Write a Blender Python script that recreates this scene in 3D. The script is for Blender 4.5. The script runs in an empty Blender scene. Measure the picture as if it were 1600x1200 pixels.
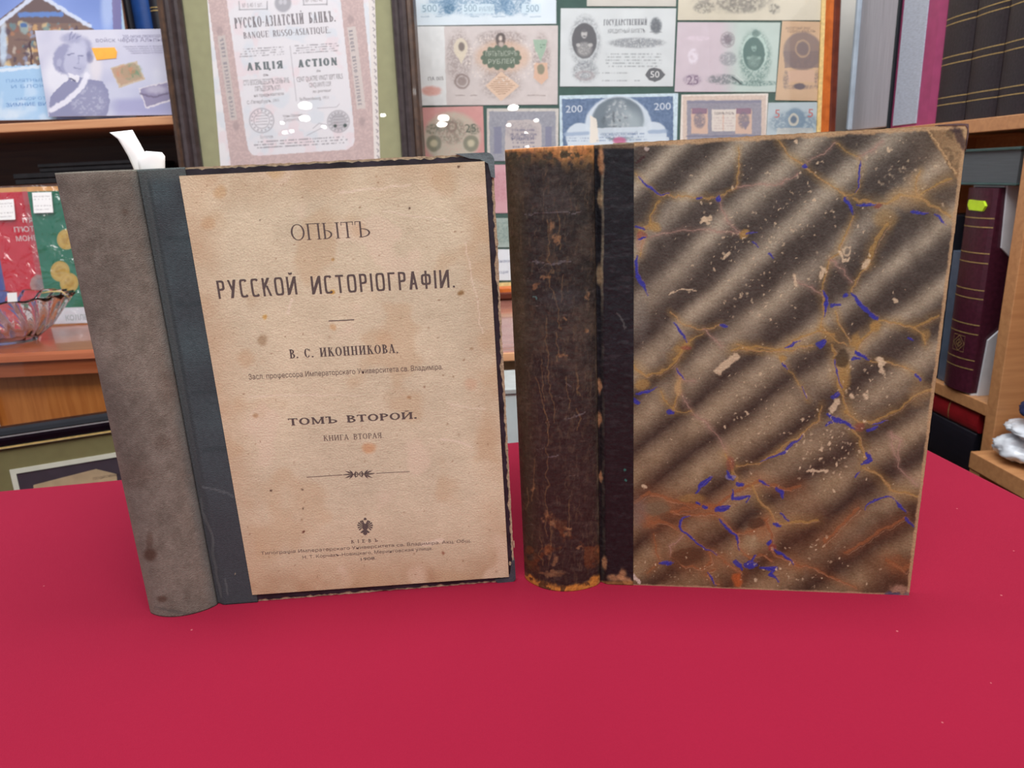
import bpy, math, random
import numpy as np
from mathutils import Matrix, Vector

# ------------------------------------------------------------------ camera
FPX = 1115.0
T = 0.75                      # height of the red table top
EYE = T + 0.26
_dn = np.array([985.0 - 800.0, 4400.0 - 600.0, FPX]); _dn /= np.linalg.norm(_dn)
_F = np.array([0, 0, 1.0]); _F = _F - _dn * (_F @ _dn); _F /= np.linalg.norm(_F)
_R = np.cross(_dn, _F)
if _R[0] < 0: _R = -_R
CAMP = np.array([0.0, 0.0, EYE])
BAS = np.array([_R, _F, -_dn])            # rows: world axes in camera space (right, down, forward)

scene = bpy.context.scene
cam_d = bpy.data.cameras.new('camera')
cam_d.sensor_fit = 'HORIZONTAL'; cam_d.sensor_width = 36.0
cam_d.lens = FPX / 1600.0 * 36.0
cam_d.clip_start = 0.02
cam_d.dof.use_dof = True; cam_d.dof.focus_distance = 0.46; cam_d.dof.aperture_fstop = 15.0
cam = bpy.data.objects.new('camera', cam_d)
scene.collection.objects.link(cam)
m = Matrix.Identity(4)
for i in range(3):
    m[i][0] = BAS[i][0]; m[i][1] = -BAS[i][1]; m[i][2] = -BAS[i][2]; m[i][3] = CAMP[i]
cam.matrix_world = m
scene.camera = cam

# ------------------------------------------------------------------ light
scene.view_settings.view_transform = 'Standard'
scene.view_settings.look = 'None'
scene.view_settings.exposure = 0.0
scene.view_settings.gamma = 1.0
scene.view_settings.use_curve_mapping = False
world = bpy.data.worlds.new('shop_light'); scene.world = world; world.use_nodes = True
bg = world.node_tree.nodes['Background']
bg.inputs[0].default_value = (0.90, 0.93, 1.0, 1); bg.inputs[1].default_value = 0.42

def area(name, loc, target, sx, sy, power, col):
    l = bpy.data.lights.new(name, 'AREA'); l.shape = 'RECTANGLE'; l.size = sx; l.size_y = sy
    l.energy = power; l.color = col
    o = bpy.data.objects.new(name, l); scene.collection.objects.link(o)
    d = Vector(target) - Vector(loc)
    o.location = loc; o.rotation_euler = d.to_track_quat('-Z', 'Y').to_euler()
    return o
area('unseen_overhead_light', (0.1, -0.62, 2.72), (0.0, 0.5, 0.85), 1.8, 0.9, 47, (1.0, 0.97, 0.93))
area('unseen_overhead_light', (-0.1, 0.55, 2.6), (0.0, 1.3, 1.0), 1.8, 0.4, 25, (0.93, 0.96, 1.0))  # added lamp above the back, brightens the framed prints but not the book fronts
def spot_bulb(loc, rad, target):
    """small oval lamp of the shop behind the camera"""
    l = bpy.data.lights.new('ceiling_bulb', 'AREA'); l.shape = 'ELLIPSE'; l.size = rad * 2.6; l.size_y = rad * 1.3
    l.energy = 30 * math.pi * math.pi * rad * rad * .85
    l.color = (1, 0.99, 0.97)
    o = bpy.data.objects.new('ceiling_bulb', l); scene.collection.objects.link(o); o.location = loc
    o.rotation_euler = (Vector(target) - Vector(loc)).to_track_quat('-Z', 'Y').to_euler()

# ------------------------------------------------------------------ pixel geometry
def ray(x, y):
    return BAS @ np.array([x - 800.0, y - 600.0, FPX])
def on_z(x, y, z):
    r = ray(x, y); return CAMP + r * ((z - CAMP[2]) / r[2])
def on_y(x, y, Y):
    r = ray(x, y); return CAMP + r * (Y / r[1])
def proj(P):
    c = (np.asarray(P) - CAMP) @ BAS
    return 800 + FPX * c[..., 0] / c[..., 2], 600 + FPX * c[..., 1] / c[..., 2]

class Fr:
    """a local frame: U right, V up, N towards the viewer"""
    def __init__(s, o, yaw, lean=0.0, roll=0.0):
        a = math.radians(yaw); b = math.radians(lean)
        s.o = np.array(o, float)
        U = np.array([math.cos(a), math.sin(a), 0.0])
        back = np.array([-math.sin(a), math.cos(a), 0.0])
        V = np.array([0, 0, 1.0]) * math.cos(b) + back * math.sin(b)
        if roll:
            c = math.radians(roll); U, V = U * math.cos(c) + V * math.sin(c), V * math.cos(c) - U * math.sin(c)
        s.U, s.V = U, V
        s.N = np.cross(U, V)
    def mat(s):
        m = Matrix.Identity(4)
        for i in range(3):
            m[i][0] = s.U[i]; m[i][1] = s.V[i]; m[i][2] = s.N[i]; m[i][3] = s.o[i]
        return m
    def world(s, P):
        P = np.asarray(P, float)
        return s.o + P[..., 0:1] * s.U + P[..., 1:2] * s.V + P[..., 2:3] * s.N
    def loc(s, x, y, n=0.0):
        r = ray(x, y); o = s.o + s.N * n
        p = CAMP + r * (((o - CAMP) @ s.N) / (r @ s.N)) - s.o
        return np.array([p @ s.U, p @ s.V])
    def local(s, P):
        d = np.asarray(P) - s.o
        return np.array([d @ s.U, d @ s.V, d @ s.N])

# ------------------------------------------------------------------ noise
def _h(ix, iy, seed):
    n = (ix.astype(np.int64) * 374761393 + iy.astype(np.int64) * 668265263 + seed * 1274126177) & 0xffffffff
    n = ((n ^ (n >> 13)) * 1274126177) & 0xffffffff
    return ((n ^ (n >> 16)) & 0xffff) / 65535.0
def vnoise(x, y, seed=0):
    ix = np.floor(x); iy = np.floor(y); fx = x - ix; fy = y - iy
    fx = fx * fx * (3 - 2 * fx); fy = fy * fy * (3 - 2 * fy)
    a = _h(ix, iy, seed); b = _h(ix + 1, iy, seed); c = _h(ix, iy + 1, seed); d = _h(ix + 1, iy + 1, seed)
    return (a * (1 - fx) + b * fx) * (1 - fy) + (c * (1 - fx) + d * fx) * fy
def fbm(x, y, sc, seed=0, o=3):
    r = 0; a = .5; t = 0
    for i in range(o):
        r = r + a * vnoise(x / sc + 17.3 * i, y / sc - 9.1 * i, seed + i * 7); t += a; a *= .5; sc *= .5
    return r / t
def sm(x, a, b):
    t = np.clip((x - a) / (b - a), 0, 1); return t * t * (3 - 2 * t)

def col(*c):
    return np.array(c[0] if len(c) == 1 else c, float) / 255.0
def lin(c):
    c = np.clip(np.asarray(c, float), 0, 1)
    return np.where(c <= 0.04045, c / 12.92, ((c + 0.055) / 1.055) ** 2.4)

class Cv:
    """pigment of a printed or worn surface, sampled on a grid of surface points P (rows, cols, 3)"""
    def __init__(s, fr, P, base):
        s.P = P
        s.X, s.Y = proj(fr.world(P))
        s.C = np.empty(s.X.shape + (3,)); s.C[:] = col(base)
        s.wx = s.X; s.wy = s.Y
    def warp(s, amp, sc, seed=1):
        s.wx = s.X + amp * (fbm(s.X, s.Y, sc, seed, 3) - .5) * 2
        s.wy = s.Y + amp * (fbm(s.X, s.Y, sc, seed + 50, 3) - .5) * 2
    def put(s, mask, c, a=1.0):
        k = (mask * a)[..., None]
        s.C = s.C * (1 - k) + (c if isinstance(c, np.ndarray) and c.ndim > 1 else col(c)) * k
    def noise(s, sc, amt, seed=0, o=3, tint=(1, 1, 1)):
        s.C = np.clip(s.C + ((fbm(s.X, s.Y, sc, seed, o) - .5) * 2 * amt)[..., None] * np.array(tint), 0, 1)
    def line(s, pts, w, c, a=1.0, soft=None, taper=False):
        soft = max(.8, w * .35) if soft is None else soft
        pts = np.asarray(pts, float); m = w + soft + 2
        sel = (s.wx > pts[:, 0].min() - m) & (s.wx < pts[:, 0].max() + m) & (s.wy > pts[:, 1].min() - m) & (s.wy < pts[:, 1].max() + m)
        if not sel.any(): return
        x = s.wx[sel]; y = s.wy[sel]; d = np.full(x.shape, 1e9)
        for (x0, y0), (x1, y1) in zip(pts[:-1], pts[1:]):
            dx, dy = x1 - x0, y1 - y0; L = dx * dx + dy * dy + 1e-9
            t = np.clip(((x - x0) * dx + (y - y0) * dy) / L, 0, 1)
            d = np.minimum(d, np.hypot(x - x0 - t * dx, y - y0 - t * dy))
        k = ((1 - sm(d, w / 2 - soft / 2, w / 2 + soft / 2)) * a)[:, None]
        s.C[sel] = s.C[sel] * (1 - k) + col(c) * k
    def ell(s, cx, cy, rx, ry, c, a=1.0, soft=.12, rot=0.0, hole=None):
        dx, dy = s.wx - cx, s.wy - cy
        if rot:
            r = math.radians(rot); dx, dy = dx * math.cos(r) + dy * math.sin(r), dy * math.cos(r) - dx * math.sin(r)
        d = np.hypot(dx / rx, dy / ry); k = 1 - sm(d, 1 - soft, 1 + soft)
        if hole: k = k * sm(d, hole - soft, hole + soft)
        s.put(k, c, a)
    def poly(s, pts, c, a=1.0):
        x, y = s.wx, s.wy; ins = np.zeros(x.shape, bool); n = len(pts)
        for i in range(n):
            x0, y0 = pts[i]; x1, y1 = pts[(i + 1) % n]
            if y0 == y1: continue
            ins ^= ((y0 > y) != (y1 > y)) & (x < (x1 - x0) * (y - y0) / (y1 - y0) + x0)
        s.put(ins.astype(float), c, a)
    def rows(s, x0, x1, y0, y1, n, c, a=.6, slope=0.0, seed=0, th=.45):
        """n lines of fine print"""
        for i in range(n):
            yc = y0 + (y1 - y0) * (i + .5) / n
            yy = s.Y - slope * (s.X - x0)
            lw = (y1 - y0) / n * .28
            ends = 6 * _h(np.array([i]), np.array([seed]), 5)[0]
            k = (1 - sm(np.abs(yy - yc), lw * .5, lw * 1.1)) * (s.X > x0 + ends) * (s.X < x1 - ends)
            k = k * sm(vnoise(s.X / 1.6, s.Y * 0 + i * 9.7, seed), th - .2, th + .2)
            s.put(k, c, a)

def grid(u0, u1, v0, v1, nu, nv, n=0.0):
    u = np.linspace(u0, u1, nu); v = np.linspace(v0, v1, nv)
    U, V = np.meshgrid(u, v)
    return np.stack([U, V, np.full(U.shape, n)], -1)

# ------------------------------------------------------------------ materials
MATS = {}
def new_mat(name):
    mt = bpy.data.materials.new(name); mt.use_nodes = True
    nt = mt.node_tree; b = nt.nodes['Principled BSDF']
    return mt, nt, b
def N(nt, typ, **kw):
    n = nt.nodes.new(typ)
    for k, v in kw.items():
        if k in n.inputs.keys(): n.inputs[k].default_value = v
        else: setattr(n, k, v)
    return n
def mat(name, c, rough=.6, var=.06, scale=60, bump=0.0, bscale=400, metal=0.0, spec=.5, stretch=None, coat=0.0):
    """one procedural material: a base colour that varies with noise, optional bump"""
    if name in MATS: return MATS[name]
    mt, nt, b = new_mat(name)
    l = lin(col(c))
    tc = N(nt, 'ShaderNodeTexCoord'); mp = N(nt, 'ShaderNodeMapping')
    nt.links.new(tc.outputs['Object'], mp.inputs[0])
    if stretch: mp.inputs['Scale'].default_value = stretch
    nz = N(nt, 'ShaderNodeTexNoise', Scale=scale, Detail=4.0)
    nt.links.new(mp.outputs[0], nz.inputs['Vector'])
    rp = N(nt, 'ShaderNodeValToRGB')
    rp.color_ramp.elements[0].position = .3; rp.color_ramp.elements[1].position = .7
    rp.color_ramp.elements[0].color = (*np.clip(l * (1 - var * 2.2), 0, 1), 1)
    rp.color_ramp.elements[1].color = (*np.clip(l * (1 + var * 2.2), 0, 1), 1)
    nt.links.new(nz.outputs[0], rp.inputs[0]); nt.links.new(rp.outputs[0], b.inputs['Base Color'])
    b.inputs['Roughness'].default_value = rough; b.inputs['Metallic'].default_value = metal
    b.inputs['Specular IOR Level'].default_value = spec; b.inputs['Coat Weight'].default_value = coat
    if bump:
        n2 = N(nt, 'ShaderNodeTexNoise', Scale=bscale, Detail=3.0); nt.links.new(mp.outputs[0], n2.inputs['Vector'])
        bp = N(nt, 'ShaderNodeBump', Strength=bump, Distance=.001)
        nt.links.new(n2.outputs[0], bp.inputs['Height']); nt.links.new(bp.outputs[0], b.inputs['Normal'])
    MATS[name] = mt; return mt
def wood(name, c1, c2, rough=.4, scale=9, stretch=(1, 14, 14), coat=.15):
    if name in MATS: return MATS[name]
    mt, nt, b = new_mat(name)
    tc = N(nt, 'ShaderNodeTexCoord'); mp = N(nt, 'ShaderNodeMapping'); mp.inputs['Scale'].default_value = stretch
    nt.links.new(tc.outputs['Object'], mp.inputs[0])
    nz = N(nt, 'ShaderNodeTexNoise', Scale=scale, Detail=6.0, Distortion=.6); nt.links.new(mp.outputs[0], nz.inputs['Vector'])
    rp = N(nt, 'ShaderNodeValToRGB'); rp.color_ramp.elements[0].position = .35; rp.color_ramp.elements[1].position = .65
    rp.color_ramp.elements[0].color = (*lin(col(c1)), 1); rp.color_ramp.elements[1].color = (*lin(col(c2)), 1)
    nt.links.new(nz.outputs[0], rp.inputs[0]); nt.links.new(rp.outputs[0], b.inputs['Base Color'])
    b.inputs['Roughness'].default_value = rough; b.inputs['Coat Weight'].default_value = coat
    MATS[name] = mt; return mt
def pigment(name, rough=.75, bump=0.0, bscale=900, spec=.3, coat=0.0, grain=.05, gscale=900):
    """surface whose own colour is stored per point (print, dye, wear), with noise grain and bump"""
    if name in MATS: return MATS[name]
    mt, nt, b = new_mat(name)
    at = N(nt, 'ShaderNodeAttribute', attribute_name='Col')
    tc = N(nt, 'ShaderNodeTexCoord')
    nz = N(nt, 'ShaderNodeTexNoise', Scale=gscale, Detail=3.0); nt.links.new(tc.outputs['Object'], nz.inputs['Vector'])
    mr = N(nt, 'ShaderNodeMapRange'); mr.inputs['From Min'].default_value = .3; mr.inputs['From Max'].default_value = .7
    mr.inputs['To Min'].default_value = 1 - grain * 2; mr.inputs['To Max'].default_value = 1 + grain * 2
    nt.links.new(nz.outputs[0], mr.inputs[0])
    hs = N(nt, 'ShaderNodeHueSaturation'); nt.links.new(at.outputs['Color'], hs.inputs['Color']); nt.links.new(mr.outputs[0], hs.inputs['Value'])
    nt.links.new(hs.outputs[0], b.inputs['Base Color'])
    b.inputs['Roughness'].default_value = rough; b.inputs['Specular IOR Level'].default_value = spec; b.inputs['Coat Weight'].default_value = coat
    if bump:
        n2 = N(nt, 'ShaderNodeTexNoise', Scale=bscale, Detail=4.0); nt.links.new(tc.outputs['Object'], n2.inputs['Vector'])
        bp = N(nt, 'ShaderNodeBump', Strength=bump, Distance=.001)
        nt.links.new(n2.outputs[0], bp.inputs['Height']); nt.links.new(bp.outputs[0], b.inputs['Normal'])
    MATS[name] = mt; return mt
def clear(name, rough=.0, tint=(1, 1, 1), boost=1.0, bump=0.0, bscale=60):
    """thin clear pane or film: transparent, with the mirror share given by Fresnel"""
    if name in MATS: return MATS[name]
    mt = bpy.data.materials.new(name); mt.use_nodes = True; nt = mt.node_tree; nt.nodes.clear()
    out = N(nt, 'ShaderNodeOutputMaterial'); mx = N(nt, 'ShaderNodeMixShader')
    tr = N(nt, 'ShaderNodeBsdfTransparent'); tr.inputs[0].default_value = (*tint, 1)
    gl = N(nt, 'ShaderNodeBsdfGlossy'); gl.inputs['Roughness'].default_value = rough
    ge = N(nt, 'ShaderNodeNewGeometry'); dt = N(nt, 'ShaderNodeVectorMath', operation='DOT_PRODUCT')
    nt.links.new(ge.outputs['Incoming'], dt.inputs[0]); nt.links.new(ge.outputs['Normal'], dt.inputs[1])
    ab = N(nt, 'ShaderNodeMath', operation='ABSOLUTE'); nt.links.new(dt.outputs['Value'], ab.inputs[0])
    sb_ = N(nt, 'ShaderNodeMath', operation='SUBTRACT'); sb_.inputs[0].default_value = 1.0; nt.links.new(ab.outputs[0], sb_.inputs[1])
    pw_ = N(nt, 'ShaderNodeMath', operation='POWER'); pw_.inputs[1].default_value = 5.0; nt.links.new(sb_.outputs[0], pw_.inputs[0])
    mu = N(nt, 'ShaderNodeMath', operation='MULTIPLY_ADD', use_clamp=True); mu.inputs[1].default_value = .96; mu.inputs[2].default_value = .04 * boost
    nt.links.new(pw_.outputs[0], mu.inputs[0]); nt.links.new(mu.outputs[0], mx.inputs[0])
    nt.links.new(tr.outputs[0], mx.inputs[1]); nt.links.new(gl.outputs[0], mx.inputs[2]); nt.links.new(mx.outputs[0], out.inputs[0])
    if bump:
        tc = N(nt, 'ShaderNodeTexCoord'); n2 = N(nt, 'ShaderNodeTexNoise', Scale=bscale, Detail=3.0, Distortion=1.5)
        nt.links.new(tc.outputs['Object'], n2.inputs['Vector'])
        bp = N(nt, 'ShaderNodeBump', Strength=bump, Distance=.01)
        nt.links.new(n2.outputs[0], bp.inputs['Height']); nt.links.new(bp.outputs[0], gl.inputs['Normal'])
    MATS[name] = mt; return mt
def ink(c, name=None):
    return mat(name or 'ink_%02x%02x%02x' % tuple(int(v) for v in c), c, rough=.7, var=.12, scale=1500, spec=.2)

# ------------------------------------------------------------------ mesh building
class MB:
    def __init__(s):
        s.v = []; s.f = []; s.m = []; s.c = []; s.mats = []; s.n = 0; s.smooth = []
    def mi(s, mt):
        if mt not in s.mats: s.mats.append(mt)
        return s.mats.index(mt)
    def add(s, verts, faces, mt, cols=None, smooth=False):
        verts = np.asarray(verts, float).reshape(-1, 3)
        i = s.mi(mt); o = s.n
        s.v.append(verts)
        s.c.append(np.ones((len(verts), 3)) * .5 if cols is None else cols)
        if isinstance(faces, np.ndarray): faces = (faces + o).tolist()
        else: faces = [[a + o for a in f] for f in faces]
        s.f.extend(faces); s.m.extend([i] * len(faces)); s.smooth.extend([smooth] * len(faces)); s.n += len(verts)
    def box(s, x0, x1, y0, y1, z0, z1, mt):
        v = [(x, y, z) for z in (z0, z1) for y in (y0, y1) for x in (x0, x1)]
        s.add(v, [[0, 2, 3, 1], [4, 5, 7, 6], [0, 1, 5, 4], [2, 6, 7, 3], [0, 4, 6, 2], [1, 3, 7, 5]], mt)
    def prism(s, poly, n0, n1, mt, axis=2, cap=True):
        """poly in the two other axes, extruded along axis"""
        k = len(poly)
        def P(a, b, n):
            return {2: (a, b, n), 1: (a, n, b), 0: (n, a, b)}[axis]
        v = [P(a, b, n0) for a, b in poly] + [P(a, b, n1) for a, b in poly]
        f = [[i, (i + 1) % k, k + (i + 1) % k, k + i] for i in range(k)]
        if cap: f += [list(range(k))[::-1], list(range(k, 2 * k))]
        s.add(v, f, mt)
    def flat(s, poly, n, mt):
        s.add([(a, b, n) for a, b in poly], [list(range(len(poly)))], mt)
    def surf(s, P, mt, cols=None, smooth=True, flip=False):
        r, c = P.shape[:2]
        i = np.arange(r * c).reshape(r, c)
        q = np.stack([i[:-1, :-1], i[:-1, 1:], i[1:, 1:], i[1:, :-1]], -1).reshape(-1, 4)
        if flip: q = q[:, ::-1]
        s.add(P.reshape(-1, 3), q, mt, None if cols is None else lin(cols.reshape(-1, 3)), smooth)
    def cv(s, cv, mt, flip=False):
        s.surf(cv.P, mt, cv.C, True, flip)
    def build(s, name, parent=None, bevel=0.0, seg=2, frame=None):
        me = bpy.data.meshes.new(name)
        v = np.concatenate(s.v)
        me.from_pydata(v.tolist(), [], s.f)
        for mt in s.mats: me.materials.append(mt)
        me.polygons.foreach_set('material_index', s.m)
        me.polygons.foreach_set('use_smooth', s.smooth)
        a = me.attributes.new('Col', 'FLOAT_COLOR', 'POINT')
        cc = np.concatenate([np.concatenate(s.c), np.ones((s.n, 1))], 1).astype(np.float32)
        a.data.foreach_set('color', cc.ravel())
        me.update()
        o = bpy.data.objects.new(name, me); scene.collection.objects.link(o)
        if parent is not None: o.parent = parent
        if frame is not None: o.matrix_world = frame.mat()
        if bevel:
            b = o.modifiers.new('bevel', 'BEVEL'); b.width = bevel; b.segments = seg; b.limit_method = 'ANGLE'; b.angle_limit = math.radians(40)
        return o

def thing(name, label, cat, fr=None, group=None, loc=None):
    o = bpy.data.objects.new(name, None); scene.collection.objects.link(o)
    o.empty_display_size = .02
    if fr is not None: o.matrix_world = fr.mat()
    elif loc is not None: o.location = loc
    o['label'] = label; o['category'] = cat
    if group: o['group'] = group
    return o
def tag(o, label, cat, group=None):
    o['label'] = label; o['category'] = cat
    if group: o['group'] = group
    return o
def struct(o):
    o['kind'] = 'structure'; return o

# ------------------------------------------------------------------ lettering
def text_mesh(body):
    body = body.replace('ф', 'φ').replace('і', 'i')
    cu = bpy.data.curves.new('t', 'FONT'); cu.body = body; cu.size = 1.0; cu.resolution_u = 3
    ob = bpy.data.objects.new('t', cu)
    me = bpy.data.meshes.new_from_object(ob)
    v = np.empty(len(me.vertices) * 3); me.vertices.foreach_get('co', v); v = v.reshape(-1, 3)
    f = [list(p.vertices) for p in me.polygons]
    bpy.data.objects.remove(ob); bpy.data.curves.remove(cu); bpy.data.meshes.remove(me)
    return v, f
CAP = None
def put_text(mb, body, p0, p1, h, n, mt, xscale=None):
    """body from p0 to p1 (baseline, local uv), capital height h"""
    global CAP
    if CAP is None: CAP = text_mesh('H')[0][:, 1].max()
    v, f = text_mesh(body)
    if not len(v): return
    x0, x1 = v[:, 0].min(), v[:, 0].max()
    p0 = np.asarray(p0, float); p1 = np.asarray(p1, float); d = p1 - p0; L = np.hypot(*d); d = d / L; q = np.array([-d[1], d[0]])
    X = (v[:, 0] - x0) / (x1 - x0) * L; Y = v[:, 1] / CAP * h
    W = p0 + X[:, None] * d + Y[:, None] * q
    mb.add(np.column_stack([W, np.full(len(W), n)]), f, mt)

def glyph(ch, S):
    """capital letters drawn with stems, bowls and serifs; returns polygons and advance"""
    Tk, t, s, n, wd = S['T'], S['t'], S['s'], S.get('n', 2.0), S['w']
    P = []
    def rect(x0, x1, y0, y1): P.append([(x0, y0), (x1, y0), (x1, y1), (x0, y1)])
    def ser(x, y, w=None):
        if s > 0:
            h = (w if w is not None else Tk) / 2 + s
            rect(x - h, x + h, y, y + t) if y < .5 else rect(x - h, x + h, y - t, y)
    def stem(x, w=None, y0=0.0, y1=1.0, a=True, b=True):
        w = Tk if w is None else w
        rect(x - w / 2, x + w / 2, y0, y1)
        if a: ser(x, y0, w)
        if b: ser(x, y1, w)
    def hb(x0, x1, y, th=None):
        th = t if th is None else th; rect(x0, x1, y - th / 2, y + th / 2)
    def arc(cx, cy, rx, ry, a0, a1, thick=None, thin=None, k=28):
        thick = Tk if thick is None else thick; thin = t if thin is None else thin
        A = np.radians(np.linspace(a0, a1, k)); e = 2.0 / n
        c, q = np.cos(A), np.sin(A)
        ox = cx + rx * np.sign(c) * np.abs(c) ** e; oy = cy + ry * np.sign(q) * np.abs(q) ** e
        ix = cx + (rx - thick) * np.sign(c) * np.abs(c) ** e; iy = cy + (ry - thin) * np.sign(q) * np.abs(q) ** e
        for i in range(k - 1): P.append([(ox[i], oy[i]), (ox[i + 1], oy[i + 1]), (ix[i + 1], iy[i + 1]), (ix[i], iy[i])])
    def diag(x0, y0, x1, y1, w): P.append([(x0 - w / 2, y0), (x0 + w / 2, y0), (x1 + w / 2, y1), (x1 - w / 2, y1)])
    W = .66 * wd; e = s + Tk / 2
    if ch in 'ОO0Q':
        W = .78 * wd; arc(W / 2, .5, W / 2, .5, 0, 360, k=49)
        if ch == 'Q': diag(W * .6, .2, W * .95, -.1, Tk)
    elif ch in 'СC': W = .7 * wd; arc(W / 2, .5, W / 2, .5, 38, 322, k=41); (s > 0) and rect(W - t * 1.2, W, .68, .95)
    elif ch == 'П': W = .82 * wd; stem(e); stem(W - e); hb(e, W - e, 1 - t / 2)
    elif ch in 'НH': W = .82 * wd; stem(e); stem(W - e); hb(e, W - e, .5)
    elif ch in 'ИЙ':
        W = .84 * wd; stem(e); stem(W - e); diag(e, 0.02, W - e, .98, t * 1.5)
        if ch == 'Й': arc(W / 2, 1.22, .16 * wd, .12, 180, 360, Tk * .5, t)
    elif ch == 'N': W = .82 * wd; stem(e, t); stem(W - e, t); diag(e, 1, W - e, 0, Tk)
    elif ch in 'ІI': W = e * 2; stem(e)
    elif ch == 'Ы': W = .98 * wd; stem(e); arc(e, .28, .42 * wd, .28, -90, 90); stem(W - e)
    elif ch in 'ТT':
        W = .7 * wd; stem(W / 2, b=False); hb(0, W, 1 - t / 2)
        if s > 0: rect(0, t, .78, 1); rect(W - t, W, .78, 1)
    elif ch == 'Ъ':
        W = .84 * wd; x = .3 * wd; stem(x, b=False); hb(0, x, 1 - t / 2); arc(x, .28, W - x, .28, -90, 90)
        if s > 0: rect(0, t, .78, 1)
    elif ch in 'БЬ':
        stem(e, b=(ch == 'Ь')); arc(e, .29, W - e, .29, -90, 90)
        if ch == 'Б':
            hb(e, W * .92, 1 - t / 2)
            if s > 0: rect(W * .92 - t, W * .92, .78, 1)
    elif ch in 'ВB': stem(e); arc(e, .74, W * .9 - e, .26, -90, 90); arc(e, .26, W - e, .26 + t / 2, -90, 90)
    elif ch in 'РPR':
        W = .64 * wd; stem(e); arc(e, .72, W - e, .28, -90, 90)
        if ch == 'R': diag(W * .5, .46, W, 0, Tk)
    elif ch == 'Я': W = .7 * wd; stem(W - e); arc(W - e, .72, W - e, .28, 90, 270); diag(W * .45, .46, Tk * .6, 0, t * 1.6)
    elif ch == 'У': W = .72 * wd; diag(W * .14, 1, W * .55, .34, Tk); diag(W * .86, 1, W * .36, 0, max(t * 1.4, Tk * .8 if s == 0 else 0)); ser(W * .12, 1); ser(W * .88, 1)
    elif ch == 'К': W = .76 * wd; stem(e); diag(e, .42, W - Tk, 1, max(t * 1.4, Tk * .8 if s == 0 else 0)); diag(W * .48, .58, W - Tk * .6, 0, Tk); ser(W - Tk * .7, 0)
    elif ch == 'Г':
        W = .62 * wd; stem(e, b=(s > 0)); hb(e, W, 1 - t / 2)
        if s > 0: rect(W - t, W, .75, 1)
    elif ch in 'АA':
        W = .76 * wd; diag(Tk * .5, 0, W / 2, 1, max(t * 1.3, Tk * .9 if s == 0 else 0)); diag(W - Tk * .7, 0, W / 2, 1, Tk); hb(W * .24, W * .76, .32); ser(Tk * .5, 0, t); ser(W - Tk * .7, 0)
    elif ch == 'Ф': W = .86 * wd; stem(W / 2); arc(W / 2, .52, W / 2, .3, 0, 360, k=41)
    elif ch in 'МM': W = .98 * wd; stem(e, t * 1.4); stem(W - e); diag(e, 1, W / 2, .05, Tk * .9); diag(W - e, 1, W / 2, .05, t * 1.3)
    elif ch in 'ЕE':
        stem(e); hb(e, W, 1 - t / 2); hb(e, W, t / 2); hb(e, W * .8, .52)
        if s > 0: rect(W - t, W, .76, 1); rect(W - t, W, 0, .24)
    elif ch == 'З': W = .6 * wd; arc(W * .45, .74, W * .5, .26, -90, 150); arc(W * .45, .27, W * .55, .27, -150, 90)
    elif ch == 'S': W = .58 * wd; arc(W / 2, .73, W / 2, .27, 40, 270); arc(W / 2, .27, W / 2, .27, -140, 90)
    elif ch == 'U': W = .78 * wd; stem(e, y0=.3, a=False); stem(W - e, t, y0=.3, a=False); arc(W / 2, .32, W / 2 - s, .32, 180, 360)
    elif ch == 'Ц': W = .84 * wd; stem(e); stem(W - e - t); hb(e, W - t, t / 2); rect(W - t * 1.5, W, -.16, t)
    elif ch == 'Л': W = .78 * wd; stem(W - e); diag(Tk * .5, 0, W * .38, 1, t * 1.5); hb(W * .35, W - e, 1 - t / 2)
    elif ch == 'Д': W = .84 * wd; stem(W - e - t, a=False); diag(Tk * .7, 0, W * .38, 1, t * 1.5); hb(W * .35, W - e, 1 - t / 2); hb(0, W, t / 2); rect(0, t * 1.4, -.16, t); rect(W - t * 1.4, W, -.16, t)
    elif ch == 'Ч': W = .74 * wd; stem(W - e); stem(e, y0=.6, a=False); arc((W) / 2, .66, W / 2 - s, .2, 180, 270)
    elif ch == 'Ю': W = 1.0 * wd; stem(e); hb(e, W * .45, .5); arc(W * .68, .5, W * .32, .5, 0, 360, k=41)
    elif ch == '.': W = Tk; rect(0, Tk, 0, max(Tk * .8, .1))
    elif ch == ',': W = Tk; rect(0, Tk, 0, .1); diag(Tk * .6, .02, Tk * .2, -.15, t)
    elif ch == '-': W = .3 * wd; hb(0, W, .42, max(t, .09))
    elif ch == ' ': W = S.get('sp', .5) * wd
    return P, W
BOOK = dict(T=.14, t=.045, s=.06, n=2.0, w=1.0, g=.10)
def put_type(mb, body, p0, p1, h, n, mt, S):
    p0 = np.asarray(p0, float); p1 = np.asarray(p1, float); d = p1 - p0; L = np.hypot(*d); d = d / L; q = np.array([-d[1], d[0]])
    x = 0; out = []
    for ch in body:
        P, W = glyph(ch, S)
        out += [[(a + x, b) for a, b in p] for p in P]; x += W + S.get('g', .1)
    x -= S.get('g', .1); k = L / x
    for i, p in enumerate(out):
        p = np.array(p); W = p0 + (p[:, :1] * k) * d + (p[:, 1:] * h) * q
        mb.add(np.column_stack([W, np.full(len(W), n + (i % 7) * 2e-6)]), [list(range(len(W)))], mt)

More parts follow.
